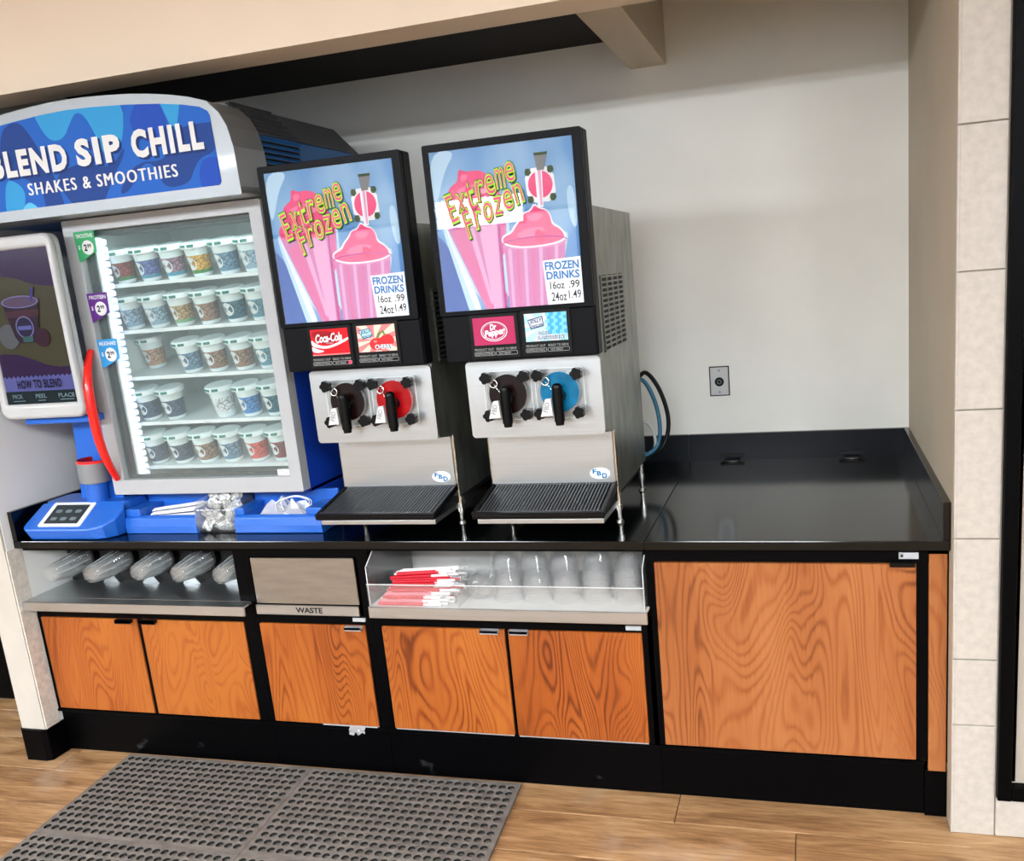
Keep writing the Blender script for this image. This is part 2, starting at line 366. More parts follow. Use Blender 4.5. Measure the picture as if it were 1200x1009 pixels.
# black door frame on the right edge
d1 = struct('door_1', MB().box(3.398, 3.435, -.09, .02, .128, 2.6, black_lam).box(3.435, 4.3, -.088, .02, .128, .175, black_lam).box(3.435, 4.3, -.07, .02, 2.55, 2.6, black_lam), bevel=.003)
MB().box(3.435, 4.28, -.03, -.01, .175, 2.55, mat('dark door glass', (5, 5, 7), .3, spec=.12)).build('door_panel', d1)
MB().box(3.436, 3.452, -.062, -.03, .175, 2.55, black_lam).build('door_stop', d1, bevel=.003)
MB().tube([(3.53, -.03, 1.3), (3.53, -.085, 1.28), (3.53, -.085, 1.0), (3.53, -.03, .98)], .009, black_pl).build('door_handle', d1)
struct('wall_side', MB().box(3.5, 9, .02, .3, 2.6, CZ, tan_paint).box(4.3, 9, -.02, .3, 0, 2.6, tan_paint).box(3.5, 4.3, .02, .3, 0, 2.6, black_lam))
t = thing('glare_panel', 'unseen lit panel high on the rear wall, added for the poster glare', 'light', (-2.25, -11.5, 2.8))  # unseen panel added so its white glare falls on the right machine's poster
MB().ring(rr(-.78, .78, -.27, .23, .01, 1), rr(-.74, .74, -.23, .19, .01, 1), 0, .08, white_pl).build('frame', t)
MB().box(-.74, .74, .0, .06, -.23, .19, mat('lit glare panel', (255, 255, 255), .5, emit=(250, 252, 255), es=24)).build('diffuser', t)
# dark cabinet beyond the low wall at the far left
t = thing('floor_cabinet', 'black cabinet base beyond the white end wall at floor level', 'cabinet', (-.75, .34, 0))
MB().box(-.8, .57, 0, .5, .02, .9, black_lam).build('body', t, bevel=.004)
MB().box(-.8, .57, .03, .5, 0, .02, black_matte).build('plinth', t)
# recessed ceiling lights that light the shop
panel_m = mat('lit ceiling diffuser', (255, 250, 240), .5, emit=(240, 248, 255), es=PANEL_STRENGTH)
t0 = thing('ceiling_light', 'flat white recessed light panel in the shop ceiling', 'light', (0, 0, CZ-.001), 0, 'recessed ceiling lights')
MB().ring(rr(-.6, .6, -.3, .3, .01, 1), rr(-.57, .57, -.27, .27, .01, 1), 0, .02, white_pl, T=Matrix.Rotation(PI/2, 4, 'X')).build('frame', t0)
MB().box(-.57, .57, -.27, .27, -.012, -.006, panel_m).build('diffuser', t0)
for i, (x, y) in enumerate(PANELS):
    q = t0 if i == 0 else dup(t0)
    q.location = (x, y, CZ-.001)

# ------------------------------------------------------------------ base cabinets
CT = .871                                                            # underside of the worktop
def door(parent, x0, x1, z0, z1, m):
    return MB().box(x0, x1, 0, .018, z0, z1, m).build('door', parent, bevel=.0015, seg=1)
def handle_tab(parent, x0, x1, z, m):
    return MB().box(x0, x1, -.016, .002, z-.003, z+.009, m).box(x0, x1, -.016, -.012, z-.006, z+.009, m).build('handle', parent, bevel=.0012, seg=1)
kick_m = mat('scuffed black kick board', (2, 2, 3), .42, spec=.06, noise=.1, nscale=5.5, stretch=(1, 1, 1.7))
_r = [q for q in kick_m.node_tree.nodes if q.type == 'VALTORGB'][0].color_ramp
_r.elements[0].position = .68; _r.elements[1].position = .86; _r.elements[1].color = (.10, .10, .105, 1)
def carcass(x0, x1, ztop, stiles, rails, depth=.78):
    """black frame: sides, floor, back, stiles (x0,x1) and rails (z0,z1) at the face, toe kick"""
    b = MB()
    b.box(x0, x0+.016, .02, depth, .1, ztop, black_lam).box(x1-.016, x1, .02, depth, .1, ztop, black_lam)
    b.box(x0+.016, x1-.016, .02, depth, .1, .118, black_lam).box(x0, x1, depth, depth+.012, .1, CT, black_lam)
    for a, c, *h in stiles: b.box(a, c, .004, .022, .186, h[0] if h else CT, black_lam)
    for a, c in rails: b.box(x0, x1, .0045, .0225, a, c, black_lam)
    return b
def kick(x0, x1, parent):
    MB().box(x0, x1, .015, .03, 0, .186, kick_m).box(x0, x1, -.002, .02, .176, .186, black_lam).build('toe_kick', parent, bevel=.001, seg=1)
# cup cabinet
t = thing('base_cabinet', 'two door black cabinet with cup niche at the left end of counter', 'cabinet')
b = carcass(-.052, .93, .655, [(-.052, -.037, .63), (.418, .431, .6), (.886, .93)], [(.582, .655), (.853, CT)])
b.box(-.036, .914, .0225, .78, .63, .655, black_lam).box(-.05, .93, .2, .212, .655, CT, black_matte).box(.914, .93, .02, .2, .655, CT, black_lam)
b.build('frame', t)
kick(-.052, .93, t)
for x0, x1, h0 in ((-.035, .416, .327), (.433, .884, .437)):
    dd = door(t, x0, x1, .191, .58, door_wood); handle_tab(dd, h0, h0+.072, .573, black_pl)
MB().box(-.05, .9295, 0, .2, .655, .662, steel).box(-.05, .937, -.05, .0, .655, .662, steel).box(-.05, .937, -.052, -.044, .626, .662, steel).build('steel_shelf', t, bevel=.0015, seg=1)
for i in range(4): MB().prism([(.13+.19*i, .662), (.21+.19*i, .662), (.185+.19*i, .69), (.15+.19*i, .69)], .17, .199, steel).build('bracket', t)
# waste cabinet
t = thing('waste_cabinet', 'narrow black waste cabinet with steel swing flap over one wooden door', 'cabinet')
b = carcass(.931, 1.404, CT, [(.931, .95), (1.378, 1.404)], [(.582, .616), (.832, CT)])
b.box(.947, 1.388, .3, .31, .6, CT, black_matte).build('frame', t)
kick(.931, 1.404, t)
dd = door(t, .952, 1.376, .191, .58, door_wood); handle_tab(dd, 1.302, 1.367, .571, bone)
MB().box(.954, 1.365, .004, .010, .655, .828, steel_dirty).build('waste_flap', t, bevel=.0015, seg=1)
s_ = MB().box(.952, 1.364, -.004, .006, .616, .652, steel).build('sign_strip', t, bevel=.0015, seg=1)
MB().text('WASTE', 1.115, 1.222, .625, .646, -.0048, print_black, .03).build('lettering', s_)
MB().box(1.334, 1.382, -.002, .004, .596, .609, bone).build('asset_tag', t)
s_ = MB().box(1.30, 1.377, .002, .003, .19, .193, bone); s_.build('door_edge', t)
b = MB(); rnd = random.Random(3)
g = [[(1.262+.009*i, -.010-.008*rnd.random()+(.012 if j == 0 else 0), .1905-.007*j*(.6+.8*rnd.random())) for i in range(8)] for j in range(4)]
b.add([p for r_ in g for p in r_], [(j*8+i, j*8+i+1, j*8+8+i+1, j*8+8+i) for j in range(3) for i in range(7)], wrap_clear)
b.box(1.15, 1.37, .0, .014, .1865, .1905, bone)
tag(b.build('bin_liner'), 'crumpled clear bin bag edge poking out below the waste door', 'bag')
# straw and lid cabinet
t = thing('base_cabinet', 'two door black cabinet with straw and lid shelf in the middle', 'cabinet')
b = carcass(1.405, 2.396, .655, [(1.405, 1.421), (1.421, 1.439, .64), (1.895, 1.904, .6), (2.363, 2.396, .64), (2.38, 2.396)], [(.582, .655), (.855, CT)])
b.box(1.405, 2.396, .0225, .78, .63, .655, black_lam)
b.box(1.405, 1.421, .02, .34, .655, CT, black_lam).box(2.38, 2.396, .02, .34, .655, CT, black_lam)
b.build('frame', t)
for a_, c_ in ((1.445, 1.89), (1.91, 2.358)): MB().box(a_, c_, .001, .012, .1878, .1905, bone).build('edge_light_line', t)  # pale strips drawn for the light caught along the door bottoms
MB().box(1.421, 2.38, .33, .338, .672, CT-.002, mat('pale niche back', (232, 229, 224), .35, .15)).build('niche_back', t)
kick(1.405, 2.396, t)
for x0, x1, h0 in ((1.441, 1.893, 1.81), (1.906, 2.361, 1.914)):
    dd = door(t, x0, x1, .191, .58, door_wood); handle_tab(dd, h0, h0+.066, .574, bone)
MB().box(1.43, 2.392, -.05, .33, .664, .672, mat('white shelf liner', (240, 240, 238), .4)).box(1.43, 2.394, -.053, -.045, .633, .673, steel).build('steel_shelf', t, bevel=.0015, seg=1)
MB().box(2.31, 2.36, -.001, .004, .591, .606, bone).box(2.30, 2.3, 0, .004, .59, .6, bone).build('asset_tag', t)
# large door cabinet
t = thing('base_cabinet', 'tall single door black cabinet with pale wood at right end', 'cabinet')
carcass(2.3962, 3.274, CT, [(2.3962, 2.412), (3.189, 3.217), (3.271, 3.274)], [(.824, CT)]).box(3.217, 3.271, .0045, .022, .851, CT, black_lam).build('frame', t)
kick(2.3962, 3.21, t)
MB().box(3.211, 3.274, .006, .03, 0, .157, black_lam).build('toe_kick', t)
door(t, 2.415, 3.186, .191, .82, door_wood2)
MB().box(3.22, 3.27, 0, .018, .157, .851, door_wood2).build('filler_panel', t, bevel=.0015, seg=1)
MB().box(3.112, 3.182, -.014, .004, .815, .829, black_pl).build('handle', t, bevel=.0015, seg=1)
q = MB().box(3.138, 3.192, -.001, .0045, .837, .856, bone).build('asset_tag', t)
MB().text('I■', 3.141, 3.15, .842, .851, -.0018, print_black).build('lettering', q)

# ------------------------------------------------------------------ worktops
def worktop(x0, x1, label, left_end, right_end):
    t = thing('countertop', label, 'countertop')
    MB().box(x0, x1, -.03, D-.022, CT+.0005, .9, black_top).build('slab', t, bevel=.002)
    MB().box(x0, x1, D-.022, D-.001, CT+.0005, 1.011, navy_splash).build('backsplash', t, bevel=.002)
    if left_end: MB().box(x0-.001, x0+.02, -.028, D-.022, .9, 1.015, black_top).build('end_splash', t, bevel=.002)
    if right_end: MB().box(x1-.02, x1+.001, -.028, D-.022, .9, 1.013, black_top).build('end_splash', t, bevel=.002)
    return t
t = worktop(-.052, 2.394, 'long glossy black counter top under the drink machines', True, False)
t = worktop(2.396, XR-.001, 'short empty glossy black counter top in the right corner', False, True)
for x in (2.575, 3.055):
    b = MB(); b.prism(circ(x, 1.05, .034, 20, .02), .9002, .903, black_matte, axis='z')
    b.box(x-.05, x+.05, 1.073, 1.0785, .912, .924, black_matte).build('cable_grommet', t)
    MB().tube([(x+.033*math.cos(a), 1.05+.02*math.sin(a), .9035) for a in [PI+PI*i/10 for i in range(11)]], .0013, steel_bright, 6).build('grommet_rim', t)

# ------------------------------------------------------------------ cup dispensers with nested cups
names = ['leftmost', 'second from left', 'middle', 'fourth from left', 'rightmost']
cupP = MB()
prof = [(.0, .0), (.029, .0), (.032, .003), (.0435, .092), (.046, .094), (.046, .098)]
cupP.lathe(prof, cup_clear, 20)
for i in range(10):                                                  # moulded ribs down the cup wall
    a = 2*PI*i/10
    cupP.tube([(math.cos(a)*.0326, math.sin(a)*.0326, .006), (math.cos(a)*.0425, math.sin(a)*.0425, .085)], .0008, acrylic_edge, 4, False)
cup0 = None
for i in range(5):
    x = .052+.19*i; z = .768
    t = thing('cup_dispenser', 'black round cup dispenser in the counter niche, %s of five' % names[i], 'dispenser', (x, .199, z), 0, 'cup dispensers in the niche')
    b = MB(); T = Matrix.Rotation(PI/2, 4, 'X')
    b.lathe([(.058, -.0), (.058, .03), (.052, .034), (.05, .02), (.05, -.0)], black_pl, 24, T); b.build('collar', t)
    b = MB(); b.lathe([(.05, .032), (.054, .036), (.053, .04), (.048, .034)], cup_clear, 24, T); b.build('gasket', t)
    for a in (.5, 1.7, 4.2, 5.6):
        MB().cyl((.058*math.cos(a), -.03, .058*math.sin(a)), (.068*math.cos(a), -.042, .068*math.sin(a)), .005, .004, 8, steel_bright).build('clip', t)
    ext = [.0, .0, .03, .018, .008][i]
    for k in range(7):
        c = cupP.build('plastic_cup') if cup0 is None else cup0.copy()
        if cup0 is None: cup0 = c
        else: COL.objects.link(c)
        c.rotation_euler = (-PI/2, 0, 0); c.location = (x, -.0+ext+k*.0135, z-.012+k*.0014)
        if k == 0: tag(c, 'end clear plastic cup of the stack in the %s cup dispenser' % names[i], 'cup', 'cups in the %s dispenser' % names[i])
        else: tag(c, 'clear plastic cup nested inside the stack of the %s cup dispenser' % names[i], 'cup', 'cups in the %s dispenser' % names[i])

# ------------------------------------------------------------------ straw and lid bin
t = thing('acrylic_bin', 'long clear acrylic bin holding straws and dome lids on steel shelf', 'bin')
side = [(-.044, .6725), (-.044, .812), (.02, .854), (.3, .854), (.3, .6725)]
MB().box(1.434, 2.388, -.05, -.046, .6735, .752, acrylic).build('front_panel', t)
MB().box(1.434, 2.388, -.0505, -.0455, .7525, .7545, acrylic_edge).build('rim', t)
for x in (1.434, 2.384):
    p = MB().prism(side, x, x+.004, acrylic, axis='x').build('side_panel', t)
    MB().tube([(x+.002, a, c) for a, c in side[:4]], .0014, acrylic_edge, 4).build('rim', p)
MB().prism([(-.04, .673), (-.04, .76), (.03, .845), (.28, .845), (.28, .673)], 1.757, 1.760, acrylic, axis='x').build('divider', t)
# straws
straw_cols = {'red': mat('red straw', (204, 14, 40), .4), 'pink': mat('pink wrapped straw', (240, 124, 138), .45), 'white': mat('white paper wrapper', (242, 238, 238), .6)}
rnd = random.Random(5); n = 0
slots = []
for layer in range(9):
    for k in range(12-layer//2):
        slots.append((layer, k))
for layer, k in slots:
    y = -.037+.0115*k+.005*layer; z = .680+.0098*layer
    if (layer > 4 and y < -.02+.014*(layer-4)) or y > .118: continue
    L_ = rnd.uniform(.205, .25); a = rnd.uniform(-.02, .02)
    if layer >= 4 and k > 4: c = 'white'; 
    elif layer >= 4 and k < 5: c = 'red'
    elif layer >= 4: c = 'red'
    else: c = rnd.choice(['pink', 'pink', 'pink', 'white', 'red'])
    x = 1.462+rnd.uniform(0, .03)+(.02 if layer > 3 else 0)
    m = straw_cols[c]
    dz = .010*(layer/6)
    p0 = Vector((x, y, z)); p1 = Vector((x+L_, y+a*.1, z+dz))
    b = MB().tube([p0, p0.lerp(p1, .72)], .0046, m, 7).tube([p0.lerp(p1, .72), p1], .0049, straw_cols['white'] if c != 'red' or rnd.random() < .6 else m, 7)
    o = b.build('drinking_straw')
    tag(o, {'red': 'bright red drinking straw lying in the clear bin', 'pink': 'pink paper wrapped drinking straw lying in the clear bin', 'white': 'plain white wrapped drinking straw in the clear bin'}[c], 'straw', c+' straws in the bin')
# dome lids
lidP = MB(); prof = [(.049, .0), (.051, .003), (.049, .006), (.046, .008), (.0445, .02), (.039, .037), (.027, .050), (.013, .056), (.011, .054)]
lidP.lathe(prof, dome_clear, 24)
lid0 = None
def lid(x, y, z, label, group, rot=None):
    global lid0
    if lid0 is None: lid0 = lidP.build('dome_lid'); o = lid0
    else: o = lid0.copy(); COL.objects.link(o)
    o.location = (x, y, z); o.rotation_euler = rot or (0, 0, 0)
    tag(o, label, 'lid', group)
ords = ['first', 'second', 'third', 'fourth', 'fifth', 'sixth']
for s_, (x, n) in enumerate(((1.905, 6), (2.007, 6), (2.109, 6), (2.214, 8), (2.32, 9))):
    for k in range(n):
        lid(x+rnd.uniform(-.0015, .0015), .052, .674+k*.0105, ('topmost clear dome lid' if k == n-1 else 'clear dome lid nested')+' in the %s front stack from the straws' % ords[s_], 'lids in the %s front stack' % ords[s_])
for s_, (x, n) in enumerate(((1.86, 9), (1.965, 9), (2.07, 9), (2.19, 10), (2.31, 11))):
    for k in range(n):
        lid(x+rnd.uniform(-.0015, .0015), .17, .674+k*.0105, ('topmost clear dome lid' if k == n-1 else 'clear dome lid nested')+' in the %s rear stack from the straws' % ords[s_], 'lids in the %s rear stack' % ords[s_])
for k in range(3):
    lid(1.815, .065-.012*k, .7265, 'clear dome lid lying on its side next to the straws', 'lids lying on their side', (PI/2, 0, 0))

# ------------------------------------------------------------------ rubber floor mat
t = thing('floor_mat', 'grey perforated rubber floor mat in front of the cabinets', 'mat', (0, 0, 0))
def mat_panel(w, h, nx, ny):
    b = MB(); z = .012; e = .012; n = 12; cw, ch = (w-2*e)/nx, (h-2*e)/ny; r = .0126
    b.box(0, w, -h, 0, .0012, .003, mat('mat underside grey', (104, 100, 94), .7, noise=.3, nscale=40))
    for (x0, x1, y0, y1) in ((0, w, -e, 0), (0, w, -h, -h+e), (0, e, -h+e, -e), (w-e, w, -h+e, -e)):
        b.add([(x0, y0, z), (x1, y0, z), (x1, y1, z), (x0, y1, z)], [(0, 1, 2, 3)], rubber)
    b.add([(0, 0, z), (w, 0, z), (w, -h, z), (0, -h, z), (0, 0, .001), (w, 0, .001), (w, -h, .001), (0, -h, .001)], [(0, 1, 5, 4), (1, 2, 6, 5), (2, 3, 7, 6), (3, 0, 4, 7)], rubber)
    base = []
    for i in range(n):
        a = 2*PI*i/n+PI/4; c, s2 = math.cos(a), math.sin(a); q = max(abs(c), abs(s2)); base.append((c, s2, c/q, s2/q))
    for ix in range(nx):
        for iy in range(ny):
            cx, cy = e+(ix+.5)*cw, -e-(iy+.5)*ch
            vs = [(cx+q[2]*cw/2, cy+q[3]*ch/2, z) for q in base]+[(cx+q[0]*(r+.002), cy+q[1]*(r+.002), z+.0012) for q in base]+[(cx+q[0]*r, cy+q[1]*r, z) for q in base]+[(cx+q[0]*r, cy+q[1]*r, .003) for q in base]
            b.add(vs, [(k*n+i, k*n+(i+1) % n, (k+1)*n+(i+1) % n, (k+1)*n+i) for k in range(2) for i in range(n)], rubber)
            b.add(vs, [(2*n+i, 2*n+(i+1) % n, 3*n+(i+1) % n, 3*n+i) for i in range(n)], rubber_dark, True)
    return b
sh = Matrix(((1, -.062, 0, 0), (0, 1, 0, 0), (0, 0, 1, 0), (0, 0, 0, 1)))
p0 = None
for i, x in enumerate((.268, 1.085)):
    for j, y in enumerate((-.008, -.5)):
        if p0 is None:
            b = mat_panel(.815, .49, 24, 13); b.v = [tuple(sh @ Vector(v)) for v in b.v]; p0 = b.build('mat_panel', t)
            q = p0
        else: q = p0.copy(); COL.objects.link(q)
        q.location = (x-.062*(y+.008), y, .0002)

# ------------------------------------------------------------------ frozen drink machines
pbg = bpy.data.materials.new('poster blue print'); pbg.use_nodes = True
def poster_bg():
    nt = pbg.node_tree; N = nt.nodes.new; K = nt.links.new; b = nt.nodes['Principled BSDF']; setp(b, Roughness=.35)
    tc = N('ShaderNodeTexCoord'); mp = N('ShaderNodeMapping'); mp.inputs['Scale'].default_value = (3.2, 1, 1.6); mp.inputs['Rotation'].default_value = (0, .5, 0); K(tc.outputs['Object'], mp.inputs[0])
    n = N('ShaderNodeTexNoise'); n.inputs['Scale'].default_value = 1.6; n.inputs['Detail'].default_value = 1.5; K(mp.outputs[0], n.inputs['Vector'])
    r = N('ShaderNodeValToRGB'); e = r.color_ramp.elements; e[0].position = .3; e[0].color = lin((24, 88, 166))+(1,); e[1].position = .72; e[1].color = lin((150, 186, 212))+(1,)
    x = e.new(.5); x.color = lin((66, 132, 190))+(1,); K(n.outputs[0], r.inputs[0]); K(r.outputs[0], b.inputs['Base Color'])
poster_bg()
P_pink = flat('poster hot pink', (222, 74, 126)); P_pink2 = flat('poster soft pink', (228, 116, 156)); P_pale = flat('poster pale pink', (216, 152, 192)); P_mauve = flat('poster mauve', (190, 106, 164)); P_rose = flat('poster rose', (202, 88, 146))
P_wht = flat('poster white', (222, 228, 234)); P_grey = flat('poster grey', (120, 124, 128)); P_lime = flat('poster lime', (164, 212, 66)); P_dk = flat('poster dark green', (44, 70, 30)); P_glow = flat('poster sky glow', (172, 204, 228)); P_deep = flat('poster deep blue', (18, 74, 156)); P_blue = flat('poster letter blue', (60, 120, 180)); P_red = flat('poster magenta red', (224, 50, 106))
def make_poster(parent):
    x0, x1, z0, z1, y = -.235, .207, .738, 1.208, -.1835
    U = lambda u, v: (x0+u*(x1-x0), z1-v*(z1-z0))
    C = [U(0, 1), U(1, 1), U(1, 0), U(0, 0)]
    b = MB(); b.prism([U(0, 1), U(1, 1), U(1, 0), U(0, 0)], y, y+.002, pbg)
    lay = [y-.0003]
    def P(pts, m, sm=0):
        q = [U(*p) for p in pts]; q = smooth_loop(q, sm) if sm else q
        b.flat(clip(q, C), lay[0], m); lay[0] -= .00007
    # glow streaks
    P([(0, 0), (.20, 0), (.10, .12), (.03, .3), (0, .3)], P_glow, 2)
    P([(-.2, .42), (.03, .5), (.17, .8), (.24, 1.1), (-.2, 1.2)], P_deep, 2)
    P([(.02, .40), (.08, .42), (.31, 1.1), (.20, 1.1), (.12, .78)], P_glow, 2)
    P([(.045, .42), (.08, .44), (.30, 1.1), (.25, 1.1)], P_wht, 1)
    P([(.93, .30), (.99, .28), (1.0, .55), (.95, .52)], P_glow, 2)
    # cone on the left
    P([(.04, .42), (.10, .36), (.50, .34), (.535, .40), (.475, 1.02), (.29, 1.02)], P_glow, 1)
    P([(.06, .43), (.11, .40), (.48, .38), (.51, .42), (.455, 1), (.30, 1)], P_mauve)
    P([(.11, .50), (.20, .47), (.37, .99), (.31, 1)], P_rose); P([(.30, .44), (.44, .42), (.42, 1), (.36, 1)], P_pale); P([(.46, .42), (.495, .43), (.45, 1), (.44, 1)], P_rose)
    P([(.22, .46), (.26, .45), (.36, .96), (.34, .97)], P_pale)
    # swirl on the left
    P([(.20, .115), (.25, .14), (.34, .135), (.41, .17), (.45, .23), (.48, .30), (.52, .34), (.52, .41), (.40, .44), (.20, .45), (.07, .44), (.05, .38), (.09, .34), (.12, .30), (.11, .24), (.15, .21), (.19, .19)], P_pink, 1)
    P([(.16, .25), (.24, .22), (.38, .22), (.43, .26), (.34, .29), (.22, .30)], P_pink2, 2); P([(.12, .36), (.24, .34), (.42, .35), (.36, .40), (.18, .41)], P_pink2, 2); P([(.21, .15), (.27, .155), (.25, .19), (.21, .20)], P_pink2, 2)
    # dispensing valve
    P([(.66, .165), (.86, .16), (.87, .37), (.67, .37)], P_wht, 1)
    q = []
    for a in [2*PI*i/20 for i in range(20)]: q.append((.765+.085*math.cos(a), .265+.082*math.sin(a)))
    P(q, P_pink)
    for u, v in ((.685, .185), (.84, .18), (.69, .35), (.845, .345)): P([(u-.022, v), (u-.012, v-.022), (u+.016, v-.02), (u+.024, v+.006), (u+.004, v+.024), (u-.016, v+.018)], P_dk)
    P([(.735, .17), (.785, .17), (.775, .40), (.735, .40)], P_wht); P([(.755, .18), (.775, .18), (.768, .39), (.755, .39)], P_pale)
    P([(.735, .075), (.83, .075), (.80, .18), (.75, .18)], P_grey); P([(.735, .075), (.83, .075), (.826, .092), (.738, .092)], P_dk)
    # cup on the right
    P([(.46, .56), (.92, .55), (.93, .60), (.79, 1.01), (.45, 1.01)], P_glow, 1)
    P([(.475, .58), (.91, .57), (.86, 1), (.475, 1)], P_mauve)
    for i in range(7): P([(.50+.055*i, .625), (.525+.055*i, .625), (.515+.05*i, 1), (.495+.05*i, 1)], (P_pale, P_rose)[i % 2])
    P([(.475, .80), (.88, .78), (.87, .98), (.475, .99)], P_rose, 1) if False else None
    # swirl on the right
    P([(.71, .37), (.745, .40), (.79, .41), (.82, .45), (.83, .50), (.88, .53), (.92, .58), (.90, .615), (.80, .635), (.62, .64), (.50, .62), (.455, .585), (.47, .55), (.53, .53), (.56, .49), (.60, .46), (.63, .42), (.68, .41)], P_wht, 1)
    P([(.71, .38), (.745, .41), (.79, .42), (.815, .455), (.82, .51), (.87, .535), (.905, .58), (.89, .605), (.80, .625), (.62, .63), (.51, .61), (.465, .585), (.48, .558), (.54, .54), (.57, .50), (.61, .465), (.635, .425), (.685, .42)], P_pink, 1)
    P([(.64, .45), (.72, .43), (.78, .45), (.70, .49)], P_pink2, 2); P([(.56, .55), (.68, .51), (.80, .53), (.70, .57), (.60, .58)], P_pink2, 2); P([(.70, .52), (.78, .56), (.76, .62), (.70, .60)], P_red, 2)
    ring_o = [(.69+.23*math.cos(a), .605+.034*math.sin(a)) for a in [2*PI*i/28 for i in range(29)]]
    for i in range(28):
        a, c = ring_o[i], ring_o[i+1]
        if a[1] > .598 or True:
            P([(a[0], a[1]), (c[0], c[1]), (c[0], c[1]+.007), (a[0], a[1]+.007)], P_pale if i < 15 else P_mauve)
    # price label
    P([(.735, .725), (1, .715), (1, 1), (.75, 1)], P_wht)
    b.build('poster', parent)
    b = MB(); yl = lay[0]-.0002
    def T(s, u0, u1, v0, v1, m, bold=.02, shear=0, rot=0, y_=None):
        a, c = U(u0, v1), U(u1, v0); b.text(s, a[0], c[0], a[1], c[1], yl if y_ is None else y_, m, bold, shear, rot)
    T('FROZEN', .75, .985, .735, .787, P_blue, .03); T('DRINKS', .755, .985, .795, .845, P_blue, .03)
    T('16oz', .775, .875, .858, .905, print_black, .01); T('.99', .905, .98, .858, .905, print_black, .01)
    T('24oz', .78, .885, .925, .98, print_black, .01); T('1.49', .90, .985, .92, .97, print_black, .01)
    rn = random.Random(2)
    def scrawl(word, u0, v0, u1, v1, h):
        n = len(word)
        for i, chx in enumerate(word):
            t_ = (i+.5)/n; u = u0+(u1-u0)*t_; v = v0+(v1-v0)*t_; w = (u1-u0)/n*.92
            hh = h*(1.28 if chx in 'EFt' else .95)*rn.uniform(.9, 1.1); r_ = .2+rn.uniform(-.10, .12)
            for k, (m, bo, g) in enumerate(((P_dk, .045, 1.15), (P_lime, .03, 1.08), (P_pink, -.012, .92))):
                a, c = U(u-w/2*g, v+hh/2*g), U(u+w/2*g, v-hh/2*g)
                b.text(chx, a[0]+(.002 if k == 0 else 0), c[0], a[1]-(.002 if k == 0 else 0), c[1], yl-.0002*(k+1), m, bo, .15, r_)
    scrawl('Extreme', .09, .37, .60, .155, .125); scrawl('Frozen', .20, .47, .645, .29, .13)
    b.build('lettering', parent)
